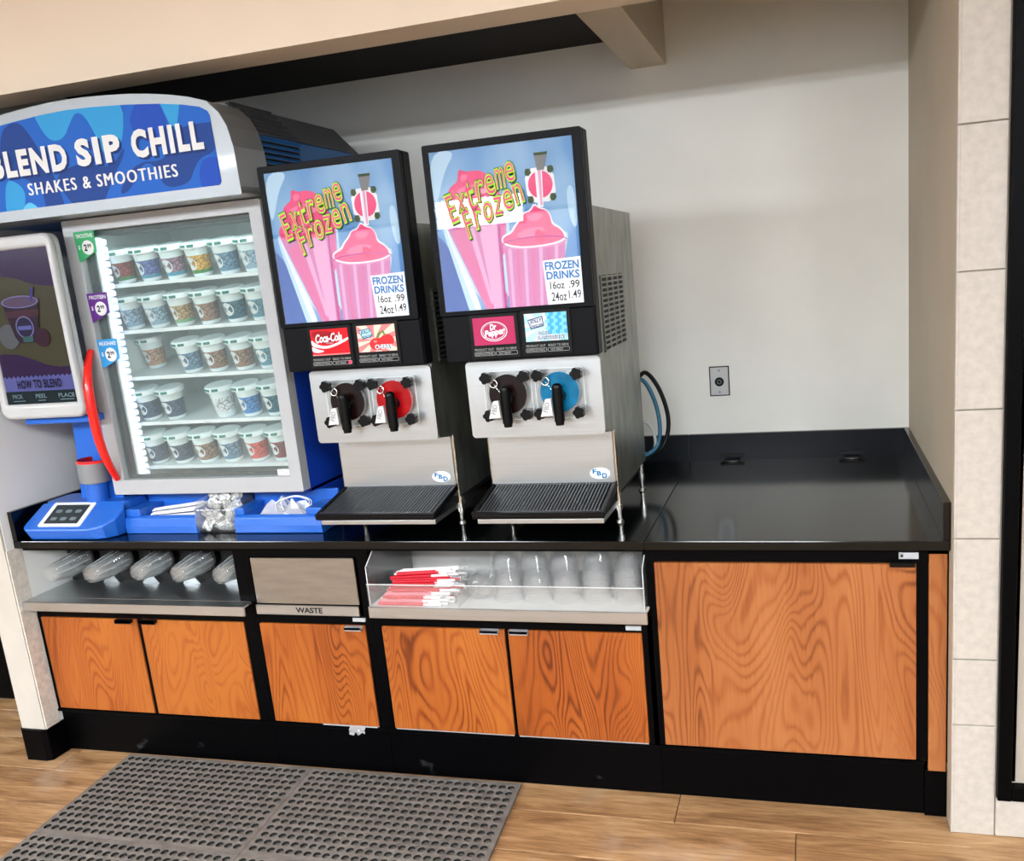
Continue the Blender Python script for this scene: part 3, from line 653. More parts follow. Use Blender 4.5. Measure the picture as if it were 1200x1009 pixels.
def card(parent, x0, x1, z0, z1, kind):
    y = -.182
    c = MB().box(x0, x1, y, -.170, z0, z1, black_pl).build('flavor_card', parent, bevel=.002)
    px0, px1, pz0, pz1 = x0+.013, x1-.012, z0+.043, z1-.011
    w, h = px1-px0, pz1-pz0; X = lambda u: px0+u*w; Z = lambda v: pz1-v*h
    R = [(px0, pz0), (px1, pz0), (px1, pz1), (px0, pz1)]
    b = MB(); yy = [y-.0012]
    def P(pts, m, sm=0):
        q = [(X(u), Z(v)) for u, v in pts]; q = smooth_loop(q, sm) if sm else q; b.flat(clip(q, R), yy[0], m); yy[0] -= .00007
    def T(s, u0, u1, v0, v1, m, bold=.03, shear=0, rot=0): yy[0] -= .00007; b.text(s, X(u0), X(u1), Z(v1), Z(v0), yy[0], m, bold, shear, rot)
    red = flat('cola red', (216, 16, 30)); dred = flat('cola dark red', (150, 10, 22)); mar = flat('maroon pink', (176, 44, 92)); sky = flat('card sky', (176, 226, 240)); rasp = flat('raspberry blue', (70, 170, 220)); rasp2 = flat('raspberry light blue', (126, 204, 236)); nav = flat('card navy', (30, 62, 110)); peach = flat('card peach', (250, 214, 196)); salmon = flat('card salmon', (244, 130, 130)); cher = flat('cherry red', (226, 44, 48))
    if kind == 'cola':
        b.prism(R, y-.001, y, red)
        P([(.0, .36), (.12, .55), (.35, .66), (.6, .6), (.98, .36), (1, .36), (1, .46), (.62, .68), (.36, .76), (.1, .68), (0, .6)], P_wht, 1)
        P([(.0, .62), (.15, .76), (.35, .83), (.2, .9), (0, .86)], P_wht, 1); P([(0, .2), (.14, .42), (.36, .6), (.62, .54), (.8, .4), (.7, .12), (.1, .02)], dred, 2)
        T('Coca-Cola', .12, .84, .16, .50, P_wht, .03, .35, .05); T('CLASSIC', .40, .58, .515, .56, P_wht, .0)
        P([(0, .95), (1, .95), (1, 1), (0, 1)], salmon)
    elif kind == 'cherry':
        b.prism(R, y-.001, y, peach)
        for i in range(9):
            a = .2+i*.7; P([(.45, .55), (.45+1.2*math.cos(a), .55+1.2*math.sin(a)), (.45+1.2*math.cos(a+.34), .55+1.2*math.sin(a+.34))], salmon)
        P(circ(.52, .72, .22, 20, .24), cher); P(circ(.78, .60, .18, 20, .24), cher); P(circ(.46, .62, .05, 10), salmon); P([(.5, .5), (.55, .3), (.7, .2), (.76, .42), (.72, .42), (.66, .27), (.55, .5)], flat('leaf green', (96, 130, 70)))
        P([(.05, .16), (.36, .10), (.42, .42), (.14, .52)], nav); P([(.07, .19), (.35, .13), (.40, .40), (.15, .48)], sky)
        T('JOLLY', .10, .38, .17, .33, nav, .04, .1, .12); T('RANCHER', .14, .40, .35, .45, nav, .03, .1, .12)
        T('CHERRY', .44, .90, .74, .92, nav, .09); T('CHERRY', .44, .90, .74, .92, P_wht, .03)
    elif kind == 'pepper':
        b.prism(R, y-.001, y, mar)
        P(circ(.5, .52, .32, 28, .36, 0), P_wht); P(circ(.5, .52, .30, 28, .33), mar); P(circ(.50, .52, .275, 28, .30), P_wht); P(circ(.5, .51, .265, 28, .285), mar)
        T('Dr', .40, .57, .24, .47, P_wht, .05, .25, .12); T('Pepper', .26, .78, .42, .74, P_wht, .05, .25, .14)
    else:
        b.prism(R, y-.001, y, sky)
        for i in range(8):
            a = .1+i*.78; P([(.4, .5), (.4+1.2*math.cos(a), .5+1.2*math.sin(a)), (.4+1.2*math.cos(a+.3), .5+1.2*math.sin(a+.3))], P_wht)
        k = 0
        for v in range(6):
            for u in range(5):
                P(circ(.56+.095*u+(.04 if v % 2 else 0), .06+.125*v, .062, 12, .085), rasp if (u+v) % 2 else rasp2)
        P([(.08, .22), (.44, .10), (.46, .46), (.14, .56)], nav); P([(.10, .25), (.42, .14), (.44, .43), (.16, .52)], P_wht)
        T('JOLLY', .13, .43, .2, .36, nav, .04, .1, .13); T('RANCHER', .16, .44, .38, .48, nav, .03, .1, .13)
        T('BLUE', .30, .57, .64, .78, nav, .05); T('BLUE', .30, .57, .64, .78, P_wht, .0)
        T('RASPBERRY', .28, .97, .80, .96, nav, .05); T('RASPBERRY', .28, .97, .80, .96, P_wht, .0)
    b.build('print', c)
    b = MB(); g = flat('card grey lettering', (168, 172, 172))
    cx = (x0+x1)/2; z = z0+.026
    b.text('PRODUCT OUT', x0+.012, cx-.006, z, z+.007, y-.0006, g, .0); b.text('READY TO SERVE', cx+.003, x1-.012, z, z+.007, y-.0006, g, .0)
    b.text('DEFROSTING', x0+.014, cx-.009, z-.013, z-.006, y-.0006, g, .0); b.text('NOT READY', cx+.01, x1-.03, z-.013, z-.006, y-.0006, g, .0)
    for a, c2 in ((x0+.01, cx-.003), (cx, x1-.01)): b.ring(rr(a, c2, z-.0155, z-.0035, .003, 2), rr(a+.001, c2-.001, z-.0145, z-.0045, .002, 2), y-.0006, y, g)
    b.build('lettering', c)
    if kind == 'cola': MB().prism(circ(x1-.017, z-.0095, .005, 12), y-.0012, y, mat('lit red indicator', (255, 30, 60), .4, emit=(255, 20, 60), es=3)).build('indicator', c)
def machine(name, label, loc, kinds, juices):
    t = thing(name, label, 'machine', loc)
    # local frame: x centred, y = 0 at the lower front panel, z = 0 on the worktop
    MB().prism([(.003, .10), (.51, .10), (.51, 1.018), (-.11, 1.018), (-.11, .33), (.003, .312)], -.212, .226, steel_v, axis='x').build('body', t, bevel=.004)
    # side louvres: a dark recess with pressed bars in four columns
    for sx, side_x in ((1, .2262), (-1, -.2122)):
        b = MB(); x0, x1 = (side_x-.002, side_x+.0008) if sx > 0 else (side_x-.0008, side_x+.002)
        b.box(x0, x1, -.045, .30, .572, .81, black_matte)
        fr = MB(); xo = side_x+.004*sx
        for k in range(15): fr.box(min(side_x, xo), max(side_x, xo), -.045, .30, .572+.0164*k, .578+.0164*k, steel_v)
        for k in range(5): fr.box(min(side_x, xo), max(side_x, xo), -.045+.0835*k, -.034+.0835*k, .572, .81, steel_v)
        v = b.build('side_vent', t); q = fr.build('vent_bars', v); q['kind'] = 'stuff'
    # faceplate and lower panels
    MB().prism(rr(-.217, .226, .327, .572, .012), -.122, -.109, steel).build('faceplate', t, bevel=.003)
    MB().box(-.208, .221, -.012, .003, .142, .322, steel).build('splash_panel', t, bevel=.002)
    bd = MB().prism(circ(.171, .174, .034, 28, .0195), -.0135, -.0118, flat('badge white', (236, 242, 246))).build('badge', t)
    blu = flat('badge blue', (24, 112, 170))
    MB().text('F', .147, .160, .173, .188, -.0142, blu, .04).text('B', .161, .176, .166, .182, -.0142, blu, .04).text('D', .178, .195, .158, .175, -.0142, blu, .04).build('lettering', bd)
    for x in (-.21, .224): MB().cyl((x, -.0, .10), (x, -.0, .318), .006, .006, 10, steel_bright).build('corner_post', t)
    # dispensing doors
    for k, (cx, jc) in enumerate(((-.075, juices[0]), (.095, juices[1]))):
        cz = .468
        dd = MB().prism(rr(cx-.079, cx+.080, cz-.083, cz+.075, .008), -.139, -.1225, acrylic).build('dispensing_door', t, bevel=.002)
        MB().ring(rr(cx-.079, cx+.080, cz-.083, cz+.075, .008), rr(cx-.0772, cx+.0782, cz-.0812, cz+.0732, .008), -.1395, -.138, acrylic_edge).build('door_rim', dd)
        jm = mat('slush '+jc[0], jc[1], .3, spec=.25, noise=.25, nscale=30)
        MB().prism(circ(cx, cz, .063, 32), -.1415, -.124, jm).build('window', dd)
        MB().ring(circ(cx, cz, .068, 32), circ(cx, cz, .0635, 32), -.146, -.1395, acrylic).build('window_rim', dd)
        for u, v in ((-.063, .056), (.062, .056), (-.063, -.064), (.062, -.064)):
            b = MB(); pts = []
            for i in range(15):
                a = 2*PI*i/15+.4; q = .0195 if i % 3 < 2 else .0155; pts.append((cx+u+q*math.cos(a), cz+v+q*math.sin(a)))
            b.prism(pts, -.168, -.150, black_pl).cyl((cx+u, -.150, cz+v), (cx+u, -.1385, cz+v), .008, .008, 10, black_pl); b.build('knob', dd, bevel=.002)
        v = MB().cyl((cx+.0, -.168, cz-.088), (cx+.0, -.168, cz+.018), .0165, .0165, 18, black_pl)
        v.lathe([(.0165, 0), (.0145, .007), (.009, .012), (0, .0135)], black_pl, 18, c=(cx, -.168, cz+.018))
        v.cyl((cx, -.168, cz-.10), (cx, -.168, cz-.088), .013, .0145, 18, black_pl).cyl((cx, -.168, cz-.012), (cx, -.13, cz-.012), .02, .02, 18, black_pl).build('valve', dd)
        MB().prism([(cx-.052, cz-.068), (cx-.013, cz-.066), (cx-.016, cz-.012), (cx-.034, cz-.014)], -.194, -.182, mat('bright lever', (216, 218, 218), .3, .3)).build('lever', dd, bevel=.0015)
        MB().text('FBD', cx-.046, cx-.016, cz-.046, cz-.032, -.1946, P_grey, .0, 0, 1.3).build('lettering', dd)
        MB().tube([(cx-.042+.0125*math.cos(a), -.15, cz+.036+.0125*math.sin(a)) for a in [2*PI*i/16 for i in range(17)]], .0026, steel_bright, 6).build('pull_ring', dd)
        MB().tube([(cx-.042, -.148, cz+.036), (cx-.02, -.16, cz+.01)], .0012, steel_bright, 5).build('pin', dd)
    # lit sign box
    s_ = MB().box(-.256, .236, -.168, -.111, .578, 1.23, charcoal).build('sign_box', t, bevel=.006)
    MB().ring(rr(-.256, .236, .725, 1.23, .004, 1), rr(-.236, .208, .737, 1.209, .002, 1), -.186, -.168, charcoal).build('sign_frame', s_, bevel=.003)
    MB().box(-.254, .234, -.178, -.168, .580, .724, charcoal).build('lower_panel', s_, bevel=.004)
    make_poster(s_)
    MB().box(-.2355, .2075, -.1872, -.1867, .738, 1.2085, cover_clear).build('poster_cover', s_)
    card(t, -.166, -.006, .586, .724, kinds[0]); card(t, .002, .160, .588, .726, kinds[1])
    # drip tray sloping towards the customer
    a = math.atan2(.045, .225); R = Matrix.Translation((0, -.0, .148)) @ Matrix.Rotation(a, 4, 'X')
    b = MB(); b.box(-.209, .226, -.232, -.0, -.022, -.008, black_pl, R)
    for q in ((-.209, .226, -.232, -.220), (-.209, .226, -.012, 0), (-.209, -.199, -.22, -.012), (.214, .226, -.22, -.012)): b.box(*q, -.008, .0, black_pl, R)
    tr = b.build('drip_tray', t, bevel=.002)
    b = MB(); n = 36
    for k in range(n):
        x = -.192+(.400/n)*(k+.5); b.box(x-.0019, x+.0019, -.214, -.018, -.005, -.0015, mat('grille grey', (96, 98, 102), .4, .3), R)
    for y in (-.217, -.015): b.box(-.196, .212, y-.002, y+.002, -.006, -.001, mat('grille grey', (96, 98, 102), .4, .3), R)
    q = b.build('grille', tr); q['kind'] = 'stuff'
    MB().box(-.196, .222, -.212, .05, .062, .078, steel).build('drip_pan', t, bevel=.002)
    MB().box(-.20, .215, .0, .49, .078, .10, black_matte).build('base_pan', t)
    for x in (-.155, .223):
        for y in (.006, .42):
            b = MB().cyl((x, y, .062), (x, y, .1), .011, .011, 14, steel_bright).cyl((x, y, .045), (x, y, .062), .013, .013, 14, steel_bright).cyl((x, y, .010), (x, y, .045), .008, .008, 12, steel_bright).cyl((x, y, .0005), (x, y, .010), .014, .012, 14, steel_bright)
            b.build('leg', t)
    return t
COLA = ('cola brown', (22, 4, 5)); CH = ('cherry red', (168, 6, 14)); RB = ('raspberry blue', (0, 108, 152))
machine('frozen_drink_machine', 'steel frozen drink machine with red cherry window, beside the freezer', (1.490, .17, .9), ('cola', 'cherry'), (COLA, CH))
machine('frozen_drink_machine', 'steel frozen drink machine with bright blue window, nearest the empty counter', (2.055, .17, .9), ('pepper', 'raspberry'), (COLA, RB))
# hoses behind the right machine
for nm, cm, pts, r in (
    ('black', black_pl, [(2.25, .685, 1.28), (2.285, .76, 1.325), (2.335, .78, 1.25), (2.362, .78, 1.13), (2.335, .76, 1.03), (2.25, .684, .985)], .0085),
    ('blue', mat('blue hose', (30, 92, 120), .4), [(2.245, .685, 1.26), (2.275, .74, 1.30), (2.315, .755, 1.22), (2.332, .75, 1.11), (2.312, .735, 1.03), (2.245, .684, 1.0)], .008),
    ('grey', mat('pale grey hose', (176, 180, 180), .4), [(2.24, .685, 1.12), (2.28, .72, 1.14), (2.31, .735, 1.09), (2.303, .735, 1.02), (2.24, .684, 1.015)], .0065)):
    tag(MB().tube(spline(pts, 8), r, cm, 10).build('hose'), nm+' hose looping out behind the right drink machine', 'hose')
# wall socket
t = thing('power_outlet', 'steel plate power outlet with round black socket on the back wall', 'outlet', (2.534, D, 1.232))
MB().box(-.041, .041, -.004, -.0002, -.062, .062, black_matte).build('gasket', t, bevel=.001)
p = MB().box(-.037, .037, -.008, -.004, -.058, .058, mat('outlet plate steel', (190, 192, 192), .35, .25)).build('plate', t, bevel=.002)
MB().prism(circ(0, -.002, .019, 24), -.013, -.008, black_pl).build('socket', t, bevel=.002)
MB().ring(circ(0, -.002, .009, 18), circ(0, -.002, .007, 18), -.0142, -.013, P_grey).build('socket_slot', t)
for z in (.045, -.045): MB().prism(circ(0, z, .004, 10), -.0095, -.008, P_grey).build('screw', p)

# ------------------------------------------------------------------ smoothie freezer
t = thing('smoothie_freezer', 'blue smoothie freezer with glass door and arched sign', 'freezer', (0, 0, 0))
b = MB()
b.box(.352, .366, .15, .85, 1.03, 2.055, deep_blue).box(1.136, 1.15, .15, .85, 1.03, 2.055, deep_blue).box(.352, 1.15, .836, .85, 1.03, 2.055, deep_blue)
b.box(.352, 1.15, .15, .85, 1.03, 1.045, deep_blue).box(.352, 1.15, .15, .85, 2.035, 2.055, deep_blue)
b.build('cabinet', t, bevel=.003)
MB().box(.36, 1.15, .22, .84, .9005, 1.03, deep_blue).build('base', t, bevel=.003)
MB().box(.366, .374, .16, .83, 1.045, 2.035, liner).box(1.128, 1.136, .16, .83, 1.045, 2.035, liner).box(.374, 1.128, .62, .628, 1.045, 2.035, liner).box(.374, 1.128, .16, .62, 1.045, 1.053, liner).box(.374, 1.128, .16, .62, 2.027, 2.035, liner).build('liner', t)
MB().box(.374, .404, .152, .158, 1.06, 2.03, liner_dark).box(.404, 1.128, .152, .158, 1.06, 1.085, liner_dark).box(.40, 1.128, .19, .3, 2.0, 2.027, grey_hood).build('gasket', t)
# led strip of lit cells down the left side
l_ = MB().box(.404, .412, .158, .20, 1.09, 1.99, white_pl).build('led_strip', t)
for k in range(34): MB().prism(rr(.4125, .436, 1.098+.0262*k, 1.118+.0262*k, .006, 2), .165, .19, led_m).build('led_cell', l_)
MB().box(.44, 1.10, .165, .185, 2.0, 2.026, mat('lit fridge lamp', (240, 250, 250), .4, emit=(225, 245, 245), es=15.0)).build('ceiling_lamp', t)
rows = [1.826, 1.655, 1.480, 1.306, 1.134]
tilt = .2
for z in rows:
    sh_ = MB().box(.376, 1.126, .19, .60, -.004, 0., mat('shelf white', (222, 230, 230), .4))
    s_ = MB(); T = Matrix.Translation((0, .27, z-.0015)) @ Matrix.Rotation(tilt, 4, 'X') @ Matrix.Translation((0, -.27, 0))
    s_.box(.376, 1.126, .215, .56, -.004, 0., mat('shelf white', (222, 230, 230), .4), T).box(.376, 1.126, .211, .2145, -.006, .008, white_pl, T)
    s_.build('shelf', t)
# door
dr = MB().ring(rr(.338, 1.152, 1.043, 2.052, .004, 1), rr(.392, 1.104, 1.100, 2.010, .003, 1), .1, .148, bone).build('door', t, bevel=.003)
MB().box(.386, 1.11, .118, .122, 1.094, 2.016, glass).build('glass_pane', dr)
MB().ring(rr(.392, 1.104, 1.100, 2.010, .003, 1), rr(.410, 1.094, 1.112, 1.992, .003, 1), .128, .146, liner_dark).build('gasket', dr)
hp = spline([(.366, .092, 1.592), (.372, .055, 1.53), (.378, .034, 1.46), (.379, .03, 1.39), (.376, .036, 1.28), (.373, .057, 1.19), (.371, .092, 1.105)], 8)
n = len(hp); MB().tube(hp, .016, red_pl, 12, rad=[.010+.0075*math.sin(PI*i/(n-1))**.7 for i in range(n)]).build('handle', dr)
for nm, x0, zt, c, w2 in (('SMOOTHIE', .386, 2.009, (60, 160, 104), 'a'), ('PROTEIN', .391, 1.794, (92, 44, 130), 'b'), ('MILKSHAKE', .396, 1.628, (52, 146, 208), 'c')):
    m = flat('tag '+nm.lower(), c)
    pts = [(x0+.005, zt-.105), (x0+.085, zt-.072), (x0+.088, zt), (x0, zt)]
    q = MB().prism(pts, .0955, .0975, m).build('price_tag', dr)
    b = MB().prism(circ(x0+.052, zt-.056, .025, 20), .0948, .0955, print_white)
    b.text(nm, x0+.01, x0+.082, zt-.022, zt-.008, .0947, print_white, .02).text('2', x0+.036, x0+.050, zt-.068, zt-.044, .0943, print_black, .04).text('99', x0+.051, x0+.068, zt-.058, zt-.044, .0943, print_black, .03).text('$', x0+.012, x0+.02, zt-.062, zt-.046, .0947, print_white, .02)
    b.build('lettering', q)
q = MB().box(1.046, 1.104, .1165, .1178, 1.101, 1.124, print_white).build('sticker', dr)
MB().text('PUSH TO', 1.056, 1.092, 1.114, 1.12, .1162, P_grey, 0).text('CLOSE', 1.06, 1.086, 1.105, 1.111, .1162, P_grey, 0).build('lettering', q)
# header
half = [(1.176, 2.055), (1.172, 2.20), (1.160, 2.262), (1.138, 2.305), (1.100, 2.343), (1.04, 2.362), (.978, 2.376), (.90, 2.389), (.82, 2.399), (.73, 2.406), (.64, 2.411)]
cxh = .57
outl = half+[(cxh, 2.412)]+[(2*cxh-x, z) for x, z in reversed(half)]
hd = MB().prism(outl, -.028, .14, silver_pl, smooth=False).build('header', t, bevel=.036, seg=5)
inn = [(1.101, 2.09), (1.110, 2.10), (1.106, 2.300), (1.099, 2.314), (1.073, 2.329), (1.016, 2.342), (.933, 2.355), (.805, 2.368), (.674, 2.377), (cxh, 2.38)]
inn = inn+[(2*cxh-x, z) for x, z in reversed(inn[:-1])]
def grow(p, k): return [(cxh+(x-cxh)*(1+k*.35), 2.23+(z-2.23)*(1+k)) for x, z in p]
b = MB(); ys = -.0292
b.prism(inn, -.0290, -.027, flat('sign mid blue', (18, 92, 186), .45))
SB = {'l': flat('sign light blue', (44, 148, 208), .45), 'd': flat('sign navy', (12, 58, 134), .45), 'm': flat('sign royal blue', (16, 70, 176), .45), 't': flat('sign sky', (92, 190, 232), .45)}
shapes = [('l', [(.43, 2.40), (.608, 2.40), (.801, 2.40), (.769, 2.248), (.696, 2.206), (.67, 2.287), (.641, 2.354), (.608, 2.371), (.578, 2.341), (.543, 2.295), (.495, 2.29), (.465, 2.318)]),
 ('l', [(.915, 2.40), (1.018, 2.40), (.99, 2.299), (.964, 2.26), (.952, 2.303)]), ('l', [(.267, 2.193), (.313, 2.181), (.343, 2.148), (.331, 2.104), (.314, 2.05), (.237, 2.05)]), ('t', [(.30, 2.06), (.332, 2.108), (.366, 2.109), (.405, 2.06)]),
 ('d', [(.29, 2.346), (.345, 2.369), (.381, 2.361), (.415, 2.31), (.439, 2.256), (.47, 2.194), (.489, 2.119), (.499, 2.05), (.412, 2.05), (.418, 2.141), (.362, 2.184), (.311, 2.211), (.252, 2.21)]),
 ('d', [(.582, 2.211), (.538, 2.202), (.498, 2.191), (.481, 2.164), (.513, 2.102), (.56, 2.05), (.63, 2.05), (.712, 2.161), (.761, 2.213), (.773, 2.247), (.721, 2.196), (.664, 2.188), (.615, 2.215)]),
 ('d', [(.936, 2.208), (.992, 2.271), (1.02, 2.281), (1.14, 2.279), (1.14, 2.25), (1.103, 2.189), (1.051, 2.181), (1.019, 2.15), (.992, 2.104), (.895, 2.099), (.883, 2.165), (.844, 2.19), (.802, 2.159), (.763, 2.106), (.715, 2.096), (.767, 2.163), (.827, 2.192), (.896, 2.184)]),
 ('m', [(.80, 2.30), (.83, 2.36), (.88, 2.40), (.92, 2.38), (.95, 2.30), (.93, 2.26), (.86, 2.24)]), ('m', [(1.03, 2.12), (1.05, 2.17), (1.09, 2.18), (1.14, 2.16), (1.14, 2.08), (1.04, 2.08)]),
 ('d', [(.06, 2.30), (.12, 2.36), (.2, 2.34), (.23, 2.25), (.2, 2.15), (.1, 2.12), (.03, 2.2)]), ('l', [(-.02, 2.10), (.06, 2.12), (.12, 2.09), (.12, 2.05), (-.02, 2.05)])]
ccw = list(inn)
area = sum(ccw[i][0]*ccw[(i+1) % len(ccw)][1]-ccw[(i+1) % len(ccw)][0]*ccw[i][1] for i in range(len(ccw)))
if area < 0: ccw.reverse()
for k, p in shapes:
    b.flat(clip(smooth_loop(p, 2), ccw), ys, SB[k]); ys -= .00008
b.build('sign_panel', hd)
b = MB()
sha = flat('sign letter shadow', (14, 44, 104))
for word, x0, x1, z0, z1 in (('BLEND', .222, .540, 2.196, 2.281), ('SIP', .578, .756, 2.200, 2.287), ('CHILL', .800, 1.070, 2.202, 2.290)):
    b.text(word, x0+.007, x1+.007, z0-.008, z1-.006, -.0306, sha, .06, space=1.2); b.text(word, x0, x1, z0, z1, -.0312, print_white, .05, space=1.2)
b.text('SHAKES & SMOOTHIES', .357, .954, 2.131, 2.170, -.0312, print_white, .0, space=1.22).text('SHAKES & SMOOTHIES', .3605, .9575, 2.131, 2.170, -.0314, print_white, .0, space=1.22)
b.build('lettering', hd)
# hood behind the header
hoodp = [(1.15, 2.056), (1.15, 2.262), (1.05, 2.371), (.09, 2.371), (-.01, 2.262), (-.01, 2.056)]
MB().prism([(1.148, 2.056), (1.148, 2.26), (-.01, 2.26), (-.01, 2.056)], .141, .85, teal_blue).build('hood_side', t, bevel=.002)
b = MB().prism([(1.153, 2.2605), (1.05, 2.371), (.09, 2.371), (-.013, 2.2605)], .141, .42, grey_hood)
for k in range(6):
    u = k/5.; x, z = 1.145-.09*u, 2.272+.096*u; b.box(x-.012, x+.004, .15, .40, z-.004, z+.006, mat('hood vent dark', (52, 52, 56), .7))
b.build('hood_vent', t)
MB().prism([(1.153, 2.2605), (1.05, 2.371), (.09, 2.371), (-.013, 2.2605)], .424, .85, grey_hood).build('hood_panel', t, bevel=.003)
for k in range(5): MB().prism([(1.1485, 2.168+.0185*k), (1.158, 2.166+.0185*k), (1.158, 2.170+.0185*k), (1.1485, 2.1795+.0185*k)], .15, .40, teal_blue).build('louver', t)
for k in range(5): MB().box(1.1481, 1.1487, .152, .398, 2.160+.0185*k, 2.168+.0185*k, black_matte).build('louver_gap', t)

# smoothie cups on the five shelves
frost = mat('frosted cup', (226, 234, 234), .35, coat=.3); base_w = mat('cup base white', (232, 238, 240), .35)
lidw = mat('cup lid film', (222, 234, 234), .25, coat=.4); band = mat('cup lid band', (236, 242, 242), .4); grn = flat('lid tab green', (52, 120, 108)); inkt = flat('cup label ink', (168, 184, 192))
lab_cols = {'berry red': (140, 62, 56), 'violet blue': (92, 108, 168), 'purple orange': (150, 118, 140), 'mango yellow': (218, 160, 62), 'blue grey': (104, 138, 164), 'pale blue': (150, 176, 196), 'orange green': (178, 148, 106), 'brown': (150, 116, 98), 'teal': (42, 104, 120), 'sea blue': (78, 140, 160), 'orange': (196, 150, 120), 'navy': (66, 84, 108), 'sky blue': (70, 134, 196), 'white': (226, 232, 234), 'coral red': (214, 76, 72), 'dark red': (132, 40, 54)}
base_cols = {'berry red': (62, 120, 70), 'mango yellow': (70, 136, 64), 'violet blue': (80, 150, 176), 'purple orange': (70, 150, 176), 'orange green': (120, 170, 130)}
layout = [['berry red', 'violet blue', 'purple orange', 'mango yellow', 'blue grey', 'pale blue'], ['pale blue', 'pale blue', 'orange green', 'brown', 'teal', 'sea blue'], ['orange', None, 'blue grey', 'brown', 'brown', 'sea blue'], ['navy', 'navy', None, 'white', 'sky blue', 'teal'], ['navy', 'navy', 'brown', 'blue grey', 'coral red', 'dark red']]
xs = [.430, .542, .654, .765, .880, .985]
HC = .118; r0, r1 = .0335, .0455
def rad(z): return r0+(r1-r0)*z/HC
def cup_body(c):
    m = mat('cup label '+c, lab_cols[c], .4, noise=.8, nscale=120); lo = mat('cup lower '+c, base_cols.get(c, lab_cols[c]), .4, noise=.2, nscale=60)
    b = MB(); zz = [0, .004, .013, .026, .078, HC]
    b.lathe([(0, .001), (r0-.002, 0), (r0, .002)]+[(rad(z), z) for z in zz[1:]], None, 20, mats=[base_w, base_w, base_w, base_w, lo, m, frost])
    # round white badge wrapped on the left of the front
    a0 = -PI/2-.38
    def pt(u, v, k): 
        z = .050+v; r = rad(z)+k; a = a0+u/r; return (r*math.cos(a), r*math.sin(a), z)
    R_ = .0245
    b.add([pt(0, 0, .0006)]+[pt(R_*math.cos(2*PI*i/16), R_*math.sin(2*PI*i/16), .0006) for i in range(16)], [(0, i+1, (i+1) % 16+1) for i in range(16)], print_white)
    for v in (.007, -.004): b.add([pt(-.012, v-.0011, .001), pt(.012, v-.0011, .001), pt(.012, v+.0011, .001), pt(-.012, v+.0011, .001)], [(0, 1, 2, 3)], inkt)
    return b
bodies = {}; lid_me = None
rown = ['top', 'second', 'third', 'fourth', 'bottom']
for ri, row in enumerate(layout):
    for ci, c in enumerate(row):
        if not c: continue
        y = .27 if (ri, ci) != (2, 0) else .36; x = xs[ci]-(.0 if (ri, ci) != (2, 0) else .012)
        q = thing('smoothie_cup', '%s labelled smoothie cup, %s from left on the %s freezer shelf' % (c, ['first', 'second', 'third', 'fourth', 'fifth', 'sixth'][ci], rown[ri]), 'cup', (x, y, rows[ri]+.0005+(y-.27)*.2), 0, 'smoothie cups in the freezer')
        q.rotation_euler = (tilt, 0, random.uniform(-.25, .25)*0)
        if c not in bodies: bodies[c] = cup_body(c).build('cup_body', q); o = bodies[c]
        else: o = bodies[c].copy(); COL.objects.link(o); o.parent = q
        o.rotation_euler = (0, 0, random.uniform(-.12, .2))
        if lid_me is None:
            b = MB(); b.lathe([(0, HC+.0065), (.047, HC+.0065), (.0525, HC+.004), (.0545, HC-.012), (.0535, HC-.0135), (.0455, HC-.013)], None, 24, mats=[lidw, lidw, band, band, lidw])
            for a0, a1 in ((-PI/2-.75, -PI/2-.1), (-PI/2+.05, -PI/2+.5)):
                n_ = 5; v = []
                for i in range(n_+1):
                    a = a0+(a1-a0)*i/n_; v += [(.0549*math.cos(a), .0549*math.sin(a), HC-.0085), (.0536*math.cos(a), .0536*math.sin(a), HC+.0015)]
                b.add(v, [(2*i, 2*i+2, 2*i+3, 2*i+1) for i in range(n_)], grn)
            lid_me = b.build('lid', q)
        else: o = lid_me.copy(); COL.objects.link(o); o.parent = q

# ------------------------------------------------------------------ blending station left of the freezer
t = thing('blending_station', 'blue blending kiosk with upright screen beside the freezer door', 'kiosk', (0, 0, 0))
Tp = [(.005, .09, 1.02), (-.004, .0, .964), (.0, -.022, .951), (.02, -.032, .945), (.30, -.032, .945), (.36, -.017, .954), (.395, .018, .976), (.404, .06, 1.0), (.386, .09, 1.02)]
Bp = [(.005, .09, .901), (.004, .03, .901), (.008, .0, .901), (.03, -.016, .901), (.33, -.016, .901), (.36, .0, .901), (.382, .03, .901), (.388, .06, .901), (.384, .09, .901)]
b = MB(); n = 9
b.add(Tp+Bp, [tuple(range(n)), tuple(range(2*n-1, n-1, -1))]+[(i, n+i, n+(i+1) % n, (i+1) % n) for i in range(n)], blue_pl)
b.build('touch_base', t, bevel=.008, seg=3)
MB().prism(rr(.005, .386, .0905, .23, .03), .901, 1.02, blue_pl, axis='z').build('rear_base', t, bevel=.004)
an = math.atan2(.076, .122); R = Matrix.Translation((.165, -.021, .9505)) @ Matrix.Rotation(an, 4, 'X')
q = MB().prism(rr(-.098, .098, .004, .126, .008), .0005, .004, print_white, R, axis='z').build('touch_screen', t)
scr = mat('dim touch screen', (34, 44, 46), .15, noise=.5, nscale=8)
MB().prism(rr(-.078, .078, .018, .113, .003), .004, .0045, scr, R, axis='z').build('display', q)
b = MB()
for i in range(3):
    for j in range(2): b.prism(rr(-.06+.045*i, -.032+.045*i, .034+.038*j, .05+.038*j, .006), .0045, .0049, flat('touch icon', (104, 116, 122)), R, axis='z')
b.build('icons', q)
MB().prism([(.125, 1.02), (.325, 1.02), (.30, 1.15), (.285, 1.345), (.155, 1.345), (.14, 1.15)], .155, .23, blue_pl).build('neck', t, bevel=.012, seg=3)
MB().box(.05, .36, .0425, .23, 1.335, 1.3615, blue_pl).build('arm', t, bevel=.006)
